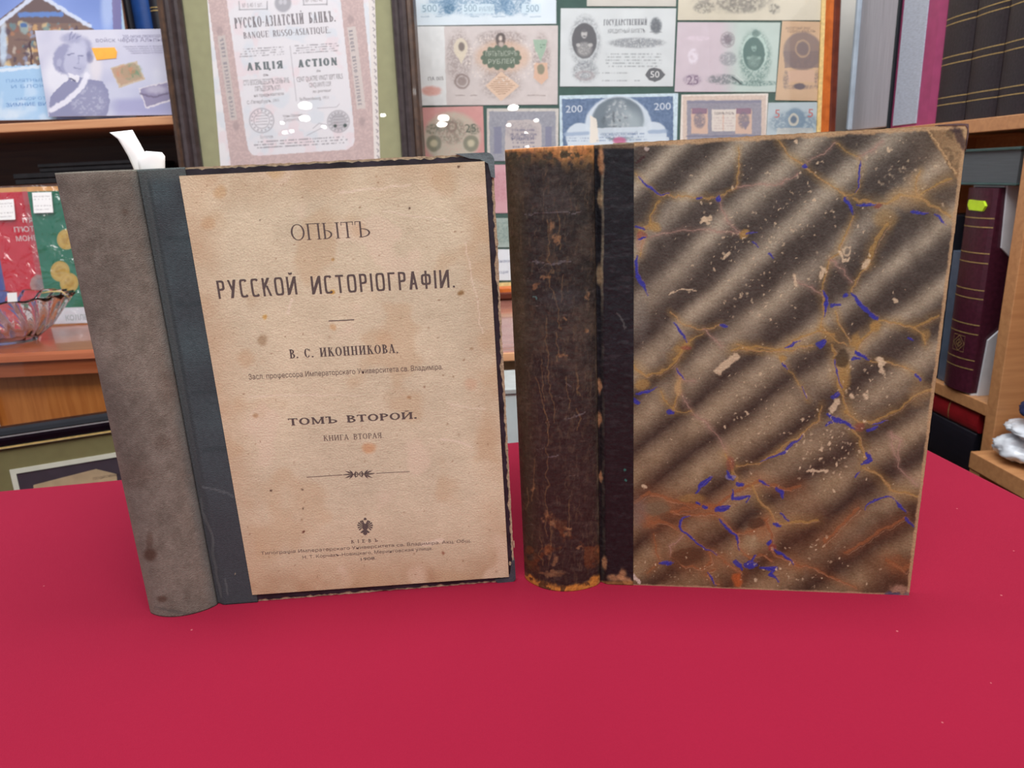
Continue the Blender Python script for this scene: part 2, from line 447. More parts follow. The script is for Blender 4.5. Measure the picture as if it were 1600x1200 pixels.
# ------------------------------------------------------------------ room
ZC = T + 0.04               # height of the low furniture tops behind the table
M_floor = mat('floor_vinyl', (118, 104, 92), rough=.5, var=.08, scale=12)
M_wall = mat('wall_paint', (205, 204, 198), rough=.85, var=.02, scale=30, bump=.1, bscale=300)
mb = MB(); mb.box(-2.2, 1.6, -1.6, 1.62, -.05, 0, M_floor); struct(mb.build('floor'))
mb = MB(); mb.box(-2.2, 1.6, 1.56, 1.62, 0, 2.9, M_wall); struct(mb.build('wall_back'))
mb = MB(); mb.box(1.20, 1.26, -1.6, 1.56, 0, 2.9, M_wall); struct(mb.build('wall_right'))

# ------------------------------------------------------------------ table and cloth
def cloth_material():
    mt, nt, b = new_mat('red_cloth')
    tc = N(nt, 'ShaderNodeTexCoord')
    n1 = N(nt, 'ShaderNodeTexNoise', Scale=5.0, Detail=3.0); n2 = N(nt, 'ShaderNodeTexNoise', Scale=1400.0, Detail=2.0)
    for q in (n1, n2): nt.links.new(tc.outputs['Object'], q.inputs['Vector'])
    rp = N(nt, 'ShaderNodeValToRGB'); rp.color_ramp.elements[0].position = .3; rp.color_ramp.elements[1].position = .7
    rp.color_ramp.elements[0].color = (*lin(col(140, 18, 48)), 1); rp.color_ramp.elements[1].color = (*lin(col(146, 20, 51)), 1)
    nt.links.new(n1.outputs[0], rp.inputs[0])
    vo = N(nt, 'ShaderNodeTexVoronoi', Scale=42.0); nt.links.new(tc.outputs['Object'], vo.inputs['Vector'])
    lt = N(nt, 'ShaderNodeMath', operation='LESS_THAN'); lt.inputs[1].default_value = .028
    nt.links.new(vo.outputs['Distance'], lt.inputs[0])
    mu = N(nt, 'ShaderNodeMath', operation='MULTIPLY'); mu.inputs[1].default_value = .35; nt.links.new(lt.outputs[0], mu.inputs[0])
    mx = N(nt, 'ShaderNodeMix', data_type='RGBA'); mx.inputs['B'].default_value = (*lin(col(230, 150, 150)), 1)
    nt.links.new(mu.outputs[0], mx.inputs['Factor'])
    nt.links.new(rp.outputs[0], mx.inputs['A'])
    nt.links.new(mx.outputs['Result'], b.inputs['Base Color'])
    b.inputs['Roughness'].default_value = .9; b.inputs['Specular IOR Level'].default_value = .15
    b.inputs['Sheen Weight'].default_value = .25; b.inputs['Sheen Roughness'].default_value = .5
    b.inputs['Sheen Tint'].default_value = (*lin(col(235, 120, 150)), 1)
    bp = N(nt, 'ShaderNodeBump', Strength=.35, Distance=.0006)
    nt.links.new(n2.outputs[0], bp.inputs['Height']); nt.links.new(bp.outputs[0], b.inputs['Normal'])
    return mt
M_cloth = cloth_material()
BR = np.array([.365, .728]); a7 = math.radians(7.3)
BL = BR + 1.45 * np.array([-math.cos(a7), -math.sin(a7)])
rd = np.array([.137, -.9906]); FR = BR + rd * 1.0; FL = BL + rd * 1.0
quad = [BR, BL, FL, FR]          # counter-clockwise seen from above
def ring(inset, wav, z, per=60):
    out = []
    cen = sum(quad) / 4
    k = 0
    for i in range(4):
        a, b = quad[i], quad[(i + 1) % 4]; d = (b - a) / np.hypot(*(b - a)); nrm = np.array([d[1], -d[0]])
        if (a - cen) @ nrm < 0: nrm = -nrm
        for j in range(per):
            t = j / per; p = a + (b - a) * t
            L = np.hypot(*(b - a)); e = min(t, 1 - t) * L
            off = -inset + wav * (math.sin(k * .55) + .5 * math.sin(k * .23 + 1)) * min(1, e / .08)
            # round the corner a little
            cr = max(0, .02 - e); p = p + nrm * (off - cr * .25)
            out.append((p[0], p[1], z)); k += 1
    return out
R_ = [ring(.006, 0, T), ring(.002, 0, T - .0012), ring(-.0005, 0, T - .004), ring(-.003, .0005, T - .02), ring(-.008, .004, T - .12), ring(-.016, .009, T - .3), ring(-.022, .013, T - .55)]
mb = MB(); n = len(R_[0])
V = [p for r in R_ for p in r]; Fc = [list(range(n))]
for i in range(len(R_) - 1):
    for j in range(n): Fc.append([i * n + j, (i + 1) * n + j, (i + 1) * n + (j + 1) % n, i * n + (j + 1) % n])
mb.add(V, Fc, M_cloth)
tag(mb.build('tablecloth'), 'plain crimson red cloth spread over the display table under both old books', 'tablecloth')
M_dark = mat('dark_laminate', (60, 45, 38), rough=.5)
tb = thing('display_table', 'table hidden beneath the crimson red cloth, only its outline showing', 'table', loc=(0, 0, 0))
def inner(f):
    c = sum(quad) / 4; return [tuple(c + (p - c) * f) for p in quad]
mb = MB(); mb.prism(inner(.985), T - .03, T - .0025, M_dark); mb.build('tabletop', tb)
for p in inner(.88):
    mb = MB(); mb.box(p[0] - .02, p[0] + .02, p[1] - .02, p[1] + .02, 0, T - .03, M_dark); mb.build('leg', tb)

# ------------------------------------------------------------------ the two old books
def book_frame(h, r):
    H0 = on_z(*h, T); R0 = on_z(*r, T); d = R0 - H0
    fr = Fr(H0, math.degrees(math.atan2(d[1], d[0])))
    return fr, np.hypot(d[0], d[1])
def jag(x0, x1, y0, y1, amp, seed, step=.0018, rr=.002):
    rnd = random.Random(seed); pts = []
    def run(a, b):
        L = math.hypot(b[0] - a[0], b[1] - a[1]); k = max(2, int(L / step))
        nx, ny = (b[1] - a[1]) / L, -(b[0] - a[0]) / L; o = 0
        for i in range(1, k):
            o = o * .6 + rnd.uniform(-amp, amp) * .7
            t = i / k; pts.append((a[0] + (b[0] - a[0]) * t - nx * abs(o), a[1] + (b[1] - a[1]) * t - ny * abs(o)))
    c = [(x0, y0), (x1, y0), (x1, y1), (x0, y1)]
    for i in range(4):
        a, b = c[i], c[(i + 1) % 4]; L = math.hypot(b[0] - a[0], b[1] - a[1]); ux, uy = (b[0] - a[0]) / L, (b[1] - a[1]) / L
        a2 = (a[0] + ux * rr, a[1] + uy * rr); b2 = (b[0] - ux * rr, b[1] - uy * rr)
        pts.append(a2); run(a2, b2); pts.append(b2)
    return pts
def spine_grid(fr, pl, bulge, Hh, ns=90, nv=260, ext=0.0):
    L = fr.local(on_z(*pl, T)); ul, nl = L[0], L[2]
    s = np.linspace(0, 1, ns); v = np.linspace(0, Hh, nv)
    ch = np.array([ul, nl + .0]); nrm = np.array([-ch[1], ch[0]]); nrm /= np.hypot(*nrm)
    if nrm[1] < 0: nrm = -nrm
    prof = np.sin(np.pi * s) ** .62
    U = -.0022 + (ch[0] + .0022) * (1 - s) + nrm[0] * bulge * prof
    U = np.where(s > .999, -.0022, U)
    Nn = -.0012 + (ch[1] + .0012) * (1 - s) + nrm[1] * bulge * prof
    Vg, Ug = np.meshgrid(v, U, indexing='ij'); Ng = np.broadcast_to(Nn, Ug.shape)
    return np.stack([Ug, Vg, Ng], -1), ch, nrm
def strip_grid(u1, Hh, n=.0006, ns=50, nv=260):
    u = np.linspace(-.0034, u1, ns); v = np.linspace(0, Hh, nv)
    # groove next to the spine, then flat on the board
    Nn = np.where(u < .003, -.0018 + (n + .0018) * sm(u, -.0022, .003), n)
    Vg, Ug = np.meshgrid(v, u, indexing='ij')
    return np.stack([Ug, Vg, np.broadcast_to(Nn, Ug.shape)], -1)
def solid(o, th):
    s = o.modifiers.new('thickness', 'SOLIDIFY'); s.thickness = th; s.offset = -1
    return o
M_pages = mat('old_page_edges', (196, 176, 140), rough=.85, var=.12, scale=30, stretch=(1, 1, 60), bump=.3, bscale=600)
def guts(root, fr, ch, nrm, W, Hh, board_mat, gap=.004):
    """text block behind the spine and the back board going away from the viewer"""
    away = -nrm; cu = ch / np.hypot(*ch); Lc = np.hypot(*ch)
    def P(a, b): p = cu * a + away * b; return (p[0], p[1])
    bl = [P(.004, gap), P(Lc - .004, gap), P(Lc - .004, W - .008), P(.004, W - .008)]
    mb = MB(); mb.prism(bl, .004, Hh - .005, M_pages, axis=1); mb.build('page_block', root)
    bc = [P(Lc - .0032, .002), P(Lc, .002), P(Lc, W), P(Lc - .0032, W)]
    mb = MB(); mb.prism(bc, 0, Hh, board_mat, axis=1); mb.build('back_cover', root, bevel=.0006)

# ---- left book: cloth spine, printed paper label on black boards
frA, WA = book_frame((345, 945), (805, 908)); HA = .2722
bookA = thing('antique_book', 'standing old book with printed cream title page on black cover and grey cloth spine', 'book', frA)
M_clothA = pigment('bookcloth', rough=.85, bump=.5, bscale=1400, grain=.06, gscale=700)
Pg, chA, nrA = spine_grid(frA, (235, 955), .010, HA)
cv = Cv(frA, Pg, (112, 106, 98)); cv.warp(6, 40, 3)
cv.noise(90, .07, 5, 3, (1, .95, .85)); cv.noise(14, .05, 9, 3)
cv.noise(3, .03, 12, 2)
hx = 222 + (cv.Y - 262) * (345 - 222) / (945 - 262.); dh = hx - cv.X
cv.put(1 - sm(dh + 10 * (fbm(cv.X, cv.Y, 30, 4) - .5), 2, 26), (92, 103, 103), .65)
cv.put(1 - sm(cv.Y - 262 - 4 * fbm(cv.X, cv.Y, 12, 2), 4, 26), (132, 128, 118), .55)
tl = 75 + (cv.Y - 272) * .2343
cv.put(1 - sm(cv.X - tl, 0, 14), (132, 120, 108), .45)
for x, y, rx, ry, a in ((236, 868, 9, 10, .75), (232, 845, 5, 14, .4), (250, 935, 7, 6, .65), (228, 300, 4, 3, .3), (195, 330, 5, 4, .3), (270, 600, 18, 25, .18), (215, 740, 25, 20, .15), (255, 690, 14, 10, .15)):
    cv.ell(x, y, rx, ry, (70, 48, 38), a, .5)
for y in (395, 520, 608, 745): cv.line([(95 + (y - 272) * .23, y + 4), (215 + (y - 262) * .18, y - 3)], 2.5, (136, 126, 116), .35)
cv.line([(150, 640), (185, 790)], 5, (140, 128, 118), .25); cv.line([(240, 950), (290, 962), (345, 946)], 4, (82, 82, 80), .5)
mb = MB(); mb.cv(cv, M_clothA); solid(mb.build('spine', bookA), .0012)
uL = (frA.loc(281, 275)[0] + frA.loc(395, 928)[0]) / 2
cv = Cv(frA, strip_grid(uL + .003, HA), (64, 75, 80)); cv.warp(5, 30, 8)
cv.noise(60, .06, 21, 3, (.6, 1, 1)); cv.noise(3, .02, 22, 2)
hx = 222 + (cv.Y - 262) * (345 - 222) / (945 - 262.); dh = cv.X - hx
cv.put(1 - sm(dh, 3, 14), (84, 92, 93), .8); cv.put(sm(dh, 2, 6) * (1 - sm(dh, 7, 12)), (40, 50, 54), .55)
cv.put(1 - sm(cv.Y - 262, 3, 30), (92, 100, 98), .7)
cv.put(sm(cv.Y, 560, 900), (64, 68, 74), .75)
cv.line([(316, 762), (330, 764), (362, 774)], 2.5, (96, 104, 108), .7); cv.line([(314, 780), (330, 835), (338, 900), (346, 930)], 4, (98, 104, 104), .6)
cv.line([(352, 905), (356, 925)], 3, (100, 106, 106), .6); cv.ell(366, 895, 1.2, 1.2, (190, 180, 150), .8)
for y in (370, 470, 610, 700): cv.line([(240 + (y - 262) * .18, y + 5), (300 + (y - 262) * .16, y + 2)], 7, (48, 60, 64), .4)
mb = MB(); mb.cv(cv, M_clothA); o = solid(mb.build('cloth_joint', bookA), .0008); o['label'] = 'dark teal cloth joint beside the title label'
M_tan = mat('worn_greyboard', (168, 148, 122), rough=.9, var=.15, scale=500, bump=.5, bscale=900)
M_blk = mat('black_cover_paper', (38, 33, 42), rough=.5, var=.3, scale=70, bump=.5, bscale=160, spec=.4)
fc = MB(); fc.prism(jag(.006, WA, 0, HA, .0005, 3), -.0034, -.0006, M_tan)
fc.prism(jag(.006, WA - .0011, .0011, HA - .0010, .0013, 5, rr=.003), -.0006, 0, M_blk)
rnd = random.Random(4)
lt = (772, 362)
for (x, y, rx, ry) in ((776, 378, 3.2, 8), (797, 880, 2, 5), (803, 850, 1.5, 9), (792, 700, 1.5, 4), (783, 505, 1.5, 3)):
    c = frA.loc(x, y); fc.flat([(c[0] + rx * .00036 * math.cos(t / 12 * 2 * math.pi) * rnd.uniform(.7, 1.1), c[1] + ry * .00036 * math.sin(t / 12 * 2 * math.pi) * rnd.uniform(.8, 1.1)) for t in range(12)], .00008, M_tan)
fcA = fc.build('front_cover', bookA)
M_corner = mat('worn_corner_cloth', (98, 112, 116), rough=.8, var=.12, scale=120, bump=.4, bscale=900)
M_corner2 = mat('dark_corner_cloth', (60, 58, 68), rough=.8, var=.12, scale=120, bump=.4, bscale=900)
def corner(sx, mt, sy=1, r=.0045, L1=.0215, L2=.014):
    x1 = WA + .0004; y1 = HA + .0004 if sy > 0 else -.0002
    p = [(x1 - L1, y1)]
    for i in range(9):
        t = i / 8 * math.pi / 2; p.append((x1 - r + r * math.sin(t), y1 - sy * (r - r * math.cos(t))))
    p.append((x1, y1 - sy * L2)); p.append((x1 - .0022, y1 - sy * L2 * .95)); p.append((x1 - .0036, y1 - sy * .006)); p.append((x1 - .008, y1 - sy * .0036)); p.append((x1 - .014, y1 - sy * .0028))
    if sy < 0: p = p[::-1]
    p = p[::-1]
    mb = MB(); mb.prism(p, -.0038, .0006, mt); return mb.build('corner_cloth', bookA)
corner(1, M_corner)['label'] = 'grey blue frayed cloth on the top corner'
corner(1, M_corner2, -1, .003, .012, .016)

# printed label
q = [frA.loc(*p) for p in ((281, 275), (757, 252), (795, 900), (395, 928))]
u0 = (q[0][0] + q[3][0]) / 2; u1 = (q[1][0] + q[2][0]) / 2; v1 = (q[0][1] + q[1][1]) / 2; v0 = (q[2][1] + q[3][1]) / 2
print('label', [tuple(round(float(a), 4) for a in p) for p in q], 'H', HA, 'W', WA)
# paper slightly out of square as in the photograph
uu, vv = np.meshgrid(np.linspace(0, 1, 300), np.linspace(0, 1, 400))
LL = ((1 - uu) * (1 - vv))[..., None] * q[3] + (uu * (1 - vv))[..., None] * q[2] + (uu * vv)[..., None] * q[1] + ((1 - uu) * vv)[..., None] * q[0]
Pg = np.concatenate([LL, np.full(LL.shape[:2] + (1,), .0012)], -1)
cv = Cv(frA, Pg, (207, 197, 170)); cv.warp(4, 18, 31)
cv.noise(150, .035, 31, 2, (1, .9, .75)); cv.noise(45, .035, 33, 3, (1, 1, .9))
cv.C = np.clip(cv.C + ((fbm(cv.X, cv.Y * 4, 16, 37, 3) - .5) * .05)[..., None], 0, 1)
cv.C = np.clip(cv.C + ((fbm(cv.X, cv.Y * 2.5, 3.0, 39, 2) - .5) * .075)[..., None], 0, 1)
ed = np.minimum(np.minimum(uu, 1 - uu) * 400, np.minimum(vv, 1 - vv) * 640)
cv.put((1 - sm(ed, 0, 60)) * fbm(cv.X, cv.Y, 40, 41), (182, 146, 112), .5)
cv.put((1 - sm(vv, 0, .28)) * (.4 + .6 * fbm(cv.X, cv.Y, 60, 43)), (190, 156, 126), .50)
cv.put((1 - sm(vv, 0, .10)) * fbm(cv.X, cv.Y, 25, 44), (150, 108, 78), .6)
cv.put(sm(fbm(cv.X, cv.Y, 70, 47), .6, .75), (190, 162, 126), .35)
cv.put(sm(fbm(cv.X, cv.Y, 60, 53), .62, .75), (222, 204, 182), .45)
for x, y, r, c, a in ((719, 459, 4.5, (130, 100, 60), .75), (520, 456, 4, (190, 140, 50), .8), (413, 494, 4, (196, 150, 70), .7), (411, 531, 8, (150, 125, 95), .6),
                      (520, 512, 5, (196, 150, 100), .5), (577, 700, 10, (198, 148, 104), .65), (400, 650, 4, (160, 120, 80), .5), (640, 620, 3, (150, 110, 70), .5),
                      (640, 326, 2, (70, 50, 40), .8), (715, 261, 2, (70, 50, 40), .8), (424, 767, 1.6, (60, 40, 35), .8), (473, 766, 1.5, (60, 40, 35), .8), (472, 795, 1.5, (60, 40, 35), .9), (473, 832, 2.2, (90, 50, 40), .8),
                      (406, 345, 1.6, (70, 50, 40), .8), (520, 405, 2.4, (170, 130, 70), .7), (560, 360, 12, (196, 160, 120), .3), (430, 265, 14, (185, 150, 90), .35), (345, 300, 10, (190, 150, 100), .4), (325, 350, 12, (186, 146, 104), .4),
                      (385, 560, 14, (188, 150, 112), .3), (692, 865, 3, (130, 80, 60), .7), (600, 530, 14, (198, 166, 130), .35), (735, 600, 10, (200, 150, 120), .3), (735, 545, 3, (140, 110, 80), .5)):
    cv.ell(x, y, r, r * .9, c, a, .45)
for p, w in (([(738, 700), (720, 690), (690, 688)], 3), ([(728, 380), (745, 470), (752, 520)], 2), ([(600, 330), (700, 345)], 2), ([(455, 470), (450, 490)], 4), ([(660, 850), (690, 845)], 7), ([(700, 630), (760, 640)], 2), ([(530, 300), (640, 290)], 3), ([(390, 620), (470, 617), (560, 618)], 1.5)):
    cv.line(p, w, (232, 218, 200), .5)
rnd = random.Random(8)
for i in range(150):
    a, b = rnd.random(), rnd.random() ** (1.6 if i > 60 else 1)
    x = 281 + 114 * (1 - b) + a * 440; y = 265 + (1 - b) * 650
    cv.ell(x, y, rnd.uniform(.7, 1.7), rnd.uniform(.7, 1.5), (120, 85, 60), rnd.uniform(.25, .6), .5)
lb = MB(); M_label = pigment('old_label_paper', rough=.8, bump=.35, bscale=900, grain=.035, gscale=1500)
lb.cv(cv, M_label)
e = [tuple(p) for p in (q[3], q[2], q[1], q[0])]
lb.prism([(a, b) for a, b in e], .00005, .0011, mat('label_edge', (196, 172, 142)))
INK = ink((92, 82, 80)); INK2 = ink((110, 96, 90)); INK3 = ink((126, 106, 94))
zt = .00128
def LT(body, p0, p1, h, S=None, mt=INK):
    a, b = frA.loc(*p0, zt), frA.loc(*p1, zt); k = .000388
    if S is None: put_text(lb, body, a, b, h * k, zt, mt)
    else: put_type(lb, body, a, b, h * k, zt, mt, S)
LT('ОПЫТЪ', (456, 376), (579, 370), 23, dict(T=.10, t=.035, s=.07, w=1.0, g=.10))
GR = dict(T=.105, t=.10, s=0, n=4.5, w=.56, g=.16, sp=.9)
LT('РУССКОЙ', (342, 467), (465, 460), 27, GR)
LT('ИСТОРІОГРАФІИ.', (488, 460), (711, 449), 27, GR)
LT('В. С. ИКОННИКОВА,', (453, 560), (622, 551), 14, dict(T=.17, t=.05, s=.07, w=.85, g=.13, sp=.5))
LT('Засл. профессора Императорскаго Университета св. Владиміра.', (389, 593), (692, 577), 8, None, INK2)
LT('ТОМЪ ВТОРОЙ.', (451, 665), (651, 654), 11.5, dict(T=.26, t=.11, s=.08, w=1.5, g=.16, sp=.5))
LT('КНИГА ВТОРАЯ.', (506, 689), (599, 684), 9, dict(T=.13, t=.06, s=.07, w=.9, g=.12, sp=.6), INK2)
LT('КІЕВЪ.', (549, 849), (597, 846), 6, dict(T=.18, t=.1, s=.06, w=1.0, g=.8), INK2)
LT('Типографія Императорскаго Университета св. Владиміра. Акц. Общ.', (408, 867), (736, 847), 5.5, None, INK2)
LT('Н. Т. Корчакъ-Новицкаго, Меринговская улица.', (473, 873), (676, 859), 5.5, None, INK2)
LT('1908.', (564, 876), (588, 874), 5, None, INK)
def pxpoly(pts, mt, z=zt): lb.flat([tuple(frA.loc(x, y, z)) for x, y in pts], z, mt)
def pxline(a, b, w, mt, z=zt):
    a = np.array(a, float); b = np.array(b, float); d = (b - a) / np.hypot(*(b - a)); nn = np.array([d[1], -d[0]]) * w / 2
    pxpoly([a - nn, b - nn, b + nn, a + nn], mt, z)
pxline((513.3, 501.5), (553.2, 499.6), 1.3, INK)
pxline((479, 745.6), (535, 742), .9, INK2); pxline((588, 739.5), (640, 736.8), .8, INK2)
def leaf(x, y, dx, dy, w, mt=INK, z=zt):
    nx, ny = -dy, dx; L = math.hypot(dx, dy); nx, ny = nx / L * w, ny / L * w
    pxpoly([(x, y), (x + dx * .5 + nx, y + dy * .5 + ny), (x + dx, y + dy), (x + dx * .5 - nx, y + dy * .5 - ny)][::-1], mt, z)
for sx in (-1, 1):
    cx, cy = 560.5 + sx * 5, 741 - sx * .3
    for (dx, dy, w) in ((14, -6, 1.2), (15, 0, 1.0), (14, 6, 1.2), (7, -7, 1.3), (7, 7, 1.3)): leaf(cx + sx * 3, cy, sx * dx, dy, w)
    for k in range(8):
        t = k / 8 * 2 * math.pi; pxline((cx - sx + 3 * math.cos(t), cy + 3.5 * math.sin(t)), (cx - sx + 3 * math.cos(t + .8), cy + 3.5 * math.sin(t + .8)), 1.2, INK)
    pxline((cx, cy - 5), (cx, cy + 5), 1.1, INK)
pxline((536, 742), (585, 739.7), 1.0, INK)
# double-headed eagle emblem
def eagle(cx, cy, s, P, mt):
    for sx in (-1, 1):
        for k, (a, L) in enumerate(((65, 10), (48, 12), (30, 13), (12, 13), (-8, 12), (-28, 11))):
            r = math.radians(a); P([(cx + sx * 2 * s, cy - 1 * s), (cx + sx * (L * math.cos(r) - 1.3 * math.sin(r)) * s, cy - (L * math.sin(r) + 1.3 * math.cos(r)) * s), (cx + sx * (L * math.cos(r) + 1.3 * math.sin(r)) * s, cy - (L * math.sin(r) - 1.3 * math.cos(r)) * s)], mt)
        P([(cx + sx * 1 * s, cy - 5 * s), (cx + sx * 4 * s, cy - 11 * s), (cx + sx * 7.5 * s, cy - 9 * s), (cx + sx * 5 * s, cy - 8 * s), (cx + sx * 4 * s, cy - 3 * s)], mt)
        P([(cx + sx * 1 * s, cy + 4 * s), (cx + sx * 8 * s, cy + 9 * s), (cx + sx * 5 * s, cy + 10.5 * s), (cx, cy + 7 * s)], mt)
    P([(cx - 4 * s, cy - 5 * s), (cx + 4 * s, cy - 5 * s), (cx + 4.5 * s, cy + 3 * s), (cx, cy + 7 * s), (cx - 4.5 * s, cy + 3 * s)], mt)
    P([(cx - 2.5 * s, cy + 6 * s), (cx + 2.5 * s, cy + 6 * s), (cx + 3.5 * s, cy + 12 * s), (cx, cy + 14 * s), (cx - 3.5 * s, cy + 12 * s)], mt)
    P([(cx - 2.5 * s, cy - 11 * s), (cx + 2.5 * s, cy - 11 * s), (cx + 2 * s, cy - 14 * s), (cx, cy - 15 * s), (cx - 2 * s, cy - 14 * s)], mt)
ez = [zt]
def ep(p, mt): ez[0] += 2e-6; pxpoly(p, mt, ez[0])
eagle(570.5, 823, .95, ep, INK)
lo = lb.build('title_label', fcA); lo['label'] = 'aged cream paper label with printed title'
guts(bookA, frA, chA, nrA, WA, HA, M_blk)

# white torn slips sticking out of the left book
M_white = mat('white_paper', (250, 250, 250), rough=.7, var=.01, scale=80)
def slip(pts, n0, curl, name, label):
    """pts: list of (left px, right px) rows from the bottom up"""
    g = []
    for k, (a, b) in enumerate(pts):
        row = []
        for j in range(9):
            t = j / 8; x = a[0] + (b[0] - a[0]) * t; y = a[1] + (b[1] - a[1]) * t
            nn = n0 + curl * (k / len(pts)) ** 2 + .0012 * math.sin(t * 3.1)
            u, v = frA.loc(x, y, nn); row.append((u, v, nn))
        g.append(row)
    mb = MB(); mb.surf(np.array(g), M_white); o = solid(mb.build(name, None, frame=frA), .00025)
    return tag(o, label, 'bookmark')
slip([((220, 300), (243, 300)), ((208, 262), (236, 262)), ((200, 244), (232, 248)), ((192, 230), (226, 237)), ((184, 217), (219, 224)), ((176, 211), (212, 212)), ((171, 207), (207, 203))], -.0082, -.006,
     'paper_bookmark', 'taller torn white paper slip leaning left out of the grey spined book')
slip([((230, 300), (262, 300)), ((217, 262), (258, 262)), ((215, 250), (258, 253)), ((222, 240), (258, 244)), ((228, 236), (253, 238))], -.0068, -.001,
     'paper_bookmark', 'short square white paper slip tucked in front of the taller one')

# ---- right book: worn leather spine, marbled boards
frB, WB = book_frame((943, 912), (1420, 930)); HB = .2735
bookB = thing('antique_book', 'thick old book standing upright with cracked dark leather spine and marbled brown cover', 'book', frB)
M_leather = pigment('worn_leather', rough=.42, bump=.55, bscale=260, grain=.12, gscale=500, spec=.35)
Pg, chB, nrB = spine_grid(frB, (820, 900), .0145, HB, ns=170, nv=420)
cv = Cv(frB, Pg, (46, 41, 39)); cv.warp(5, 14, 61)
X, Y = cv.X, cv.Y
cv.noise(70, .05, 61, 3, (1, .85, .7)); cv.noise(9, .045, 62, 3); cv.noise(2.5, .03, 64, 2)
lx = 789 + (Y - 235) * .047
cv.put(1 - sm(X - lx, 8, 38), (78, 64, 40), .6)
cv.put(sm(Y, 480, 800) * (1 - sm(X - lx, 60, 150) * .4), (52, 36, 32), .5)
cv.put(sm(fbm(X, Y, 45, 66), .56, .72) * (1 - sm(Y, 560, 700)), (84, 72, 62), .45)
cv.put(sm(fbm(X * .6, Y * 1.8, 10, 68), .62, .75), (86, 74, 64), .3)
# fine cracks
rnd = random.Random(21)
def crack(x, y, L, w, c, a, wob=3.0, dirx=.05):
    p = [(x, y)]
    while L > 0:
        st = rnd.uniform(5, 11); x += rnd.uniform(-wob, wob) + dirx * st; y += st; L -= st; p.append((x, y))
    cv.line(p, w + .3, c, a * .62, soft=1.6)
for x, y, L in ((858, 345, 80), (862, 420, 40), (866, 455, 60), (850, 500, 160), (845, 560, 60), (848, 640, 55), (852, 700, 130), (856, 810, 70), (832, 720, 60), (880, 430, 40), (905, 580, 40), (836, 590, 80), (890, 780, 40), (846, 840, 45), (824, 760, 30), (868, 330, 60), (884, 590, 45), (900, 640, 30), (868, 520, 40)):
    crack(x + rnd.uniform(-3, 3), y, L, 1.3, (158, 122, 76), .62)
for i in range(260):
    x = lx.min() + 30 + rnd.random() * 105; y = 250 + rnd.random() * 640
    crack(x + (y - 235) * .03, y, rnd.uniform(6, 22), rnd.uniform(.7, 1.1), (128, 108, 84), rnd.uniform(.15, .42), 3.5)
for i in range(70):
    x = 805 + rnd.random() * 120; y = 250 + rnd.random() * 640
    cv.line([(x, y), (x + rnd.uniform(4, 16), y - rnd.uniform(-4, 8))], .9, (120, 112, 108), rnd.uniform(.15, .45))
for p in ([(822, 335), (870, 333), (908, 331)], [(832, 410), (868, 412), (892, 406)], [(885, 658), (900, 650), (912, 642)], [(884, 600), (893, 605)], [(855, 712), (870, 710)]):
    cv.line(p, 1.8, (120, 116, 122), .55)
cv.ell(870, 315, 30, 18, (86, 80, 80), .3, .6); cv.ell(880, 465, 30, 14, (78, 80, 84), .35, .6); cv.ell(835, 520, 20, 30, (70, 62, 50), .4, .6)
cv.warp(9, 9, 163)
for x, y, rx, ry in ((855, 808, 5, 6), (884, 829, 5, 4), (866, 818, 4, 4), (869, 876, 5, 5), (856, 862, 4, 9), (851, 433, 4, 3), (840, 448, 5, 3), (880, 497, 3, 4), (915, 462, 2, 3), (918, 520, 3, 3), (834, 764, 3, 4), (878, 555, 4, 3), (860, 895, 16, 3.5), (938, 602, 0, 0), (889, 828, 4, 3), (905, 857, 4, 2), (936, 858, 4, 3), (862, 355, 5, 8), (868, 373, 4, 7)):
    if rx: cv.ell(x, y, rx * 1.1, ry * 1.1, (170, 124, 84), .55, .5)
for x, y in ((839, 466), (837, 465)): cv.ell(x, y, 2, 2.5, (96, 140, 138), .7, .4)
cv.put(sm(fbm(X, Y, 20, 71), .58, .7) * sm(Y, 790, 840) * (1 - sm(Y, 880, 900)), (120, 66, 34), .5)
# orange worn head and tail caps
topy = 235 - (X - 789) * .047
hd = Y - topy + 14 * (fbm(X, Y, 22, 73) - .5) + 6 * (fbm(X, Y, 6, 75) - .5)
capd = 7 + 15 * sm(X, 835, 880) * (1 - sm(X, 925, 945) * .3)
cv.put(1 - sm(hd, capd - 9, capd + 5), (186, 124, 72), .85); cv.put(sm(fbm(X, Y, 14, 171), .5, .65) * (1 - sm(hd, capd - 8, capd + 2)), (206, 156, 104), .7)
cv.put((1 - sm(hd, capd, capd + 22)) * sm(fbm(X, Y, 9, 77), .42, .6), (140, 104, 60), .6)
cv.put(sm(fbm(X, Y, 11, 79), .52, .62) * (1 - sm(hd, 14, 40)) * sm(hd, 1, 5), (58, 54, 42), .85)
cv.put((1 - sm(Y - topy, 1, 5)), (216, 150, 92), .7)
lo_y = 905 + 20 * np.sin(np.clip((X - 820) / 122, 0, 1) * np.pi)
fd = lo_y - Y + 10 * (fbm(X, Y, 12, 81) - .5) + 5 * (fbm(X, Y, 4, 83) - .5)
cv.put(1 - sm(fd, 7, 13), (200, 132, 58), .9)
cv.put(sm(fbm(X, Y, 8, 85), .55, .62) * (1 - sm(fd, 8, 14)), (70, 50, 34), .8)
cv.line([(826, 892), (870, 907), (938, 893)], 2, (38, 30, 30), .5)
hxs = 940 + (Y - 228) * .0044
cv.put(sm(X - hxs, -13, -4) * sm(fbm(X * .5, Y, 22, 181), .38, .55), (118, 112, 90), .55)
cv.put(sm(fbm(X * 1.6, Y * .45, 7, 183), .6, .72), (96, 78, 58), .28)
mb = MB(); mb.cv(cv, M_leather); solid(mb.build('spine', bookB), .0016)
uS = (frB.loc(992, 228)[0] + frB.loc(988, 912)[0]) / 2
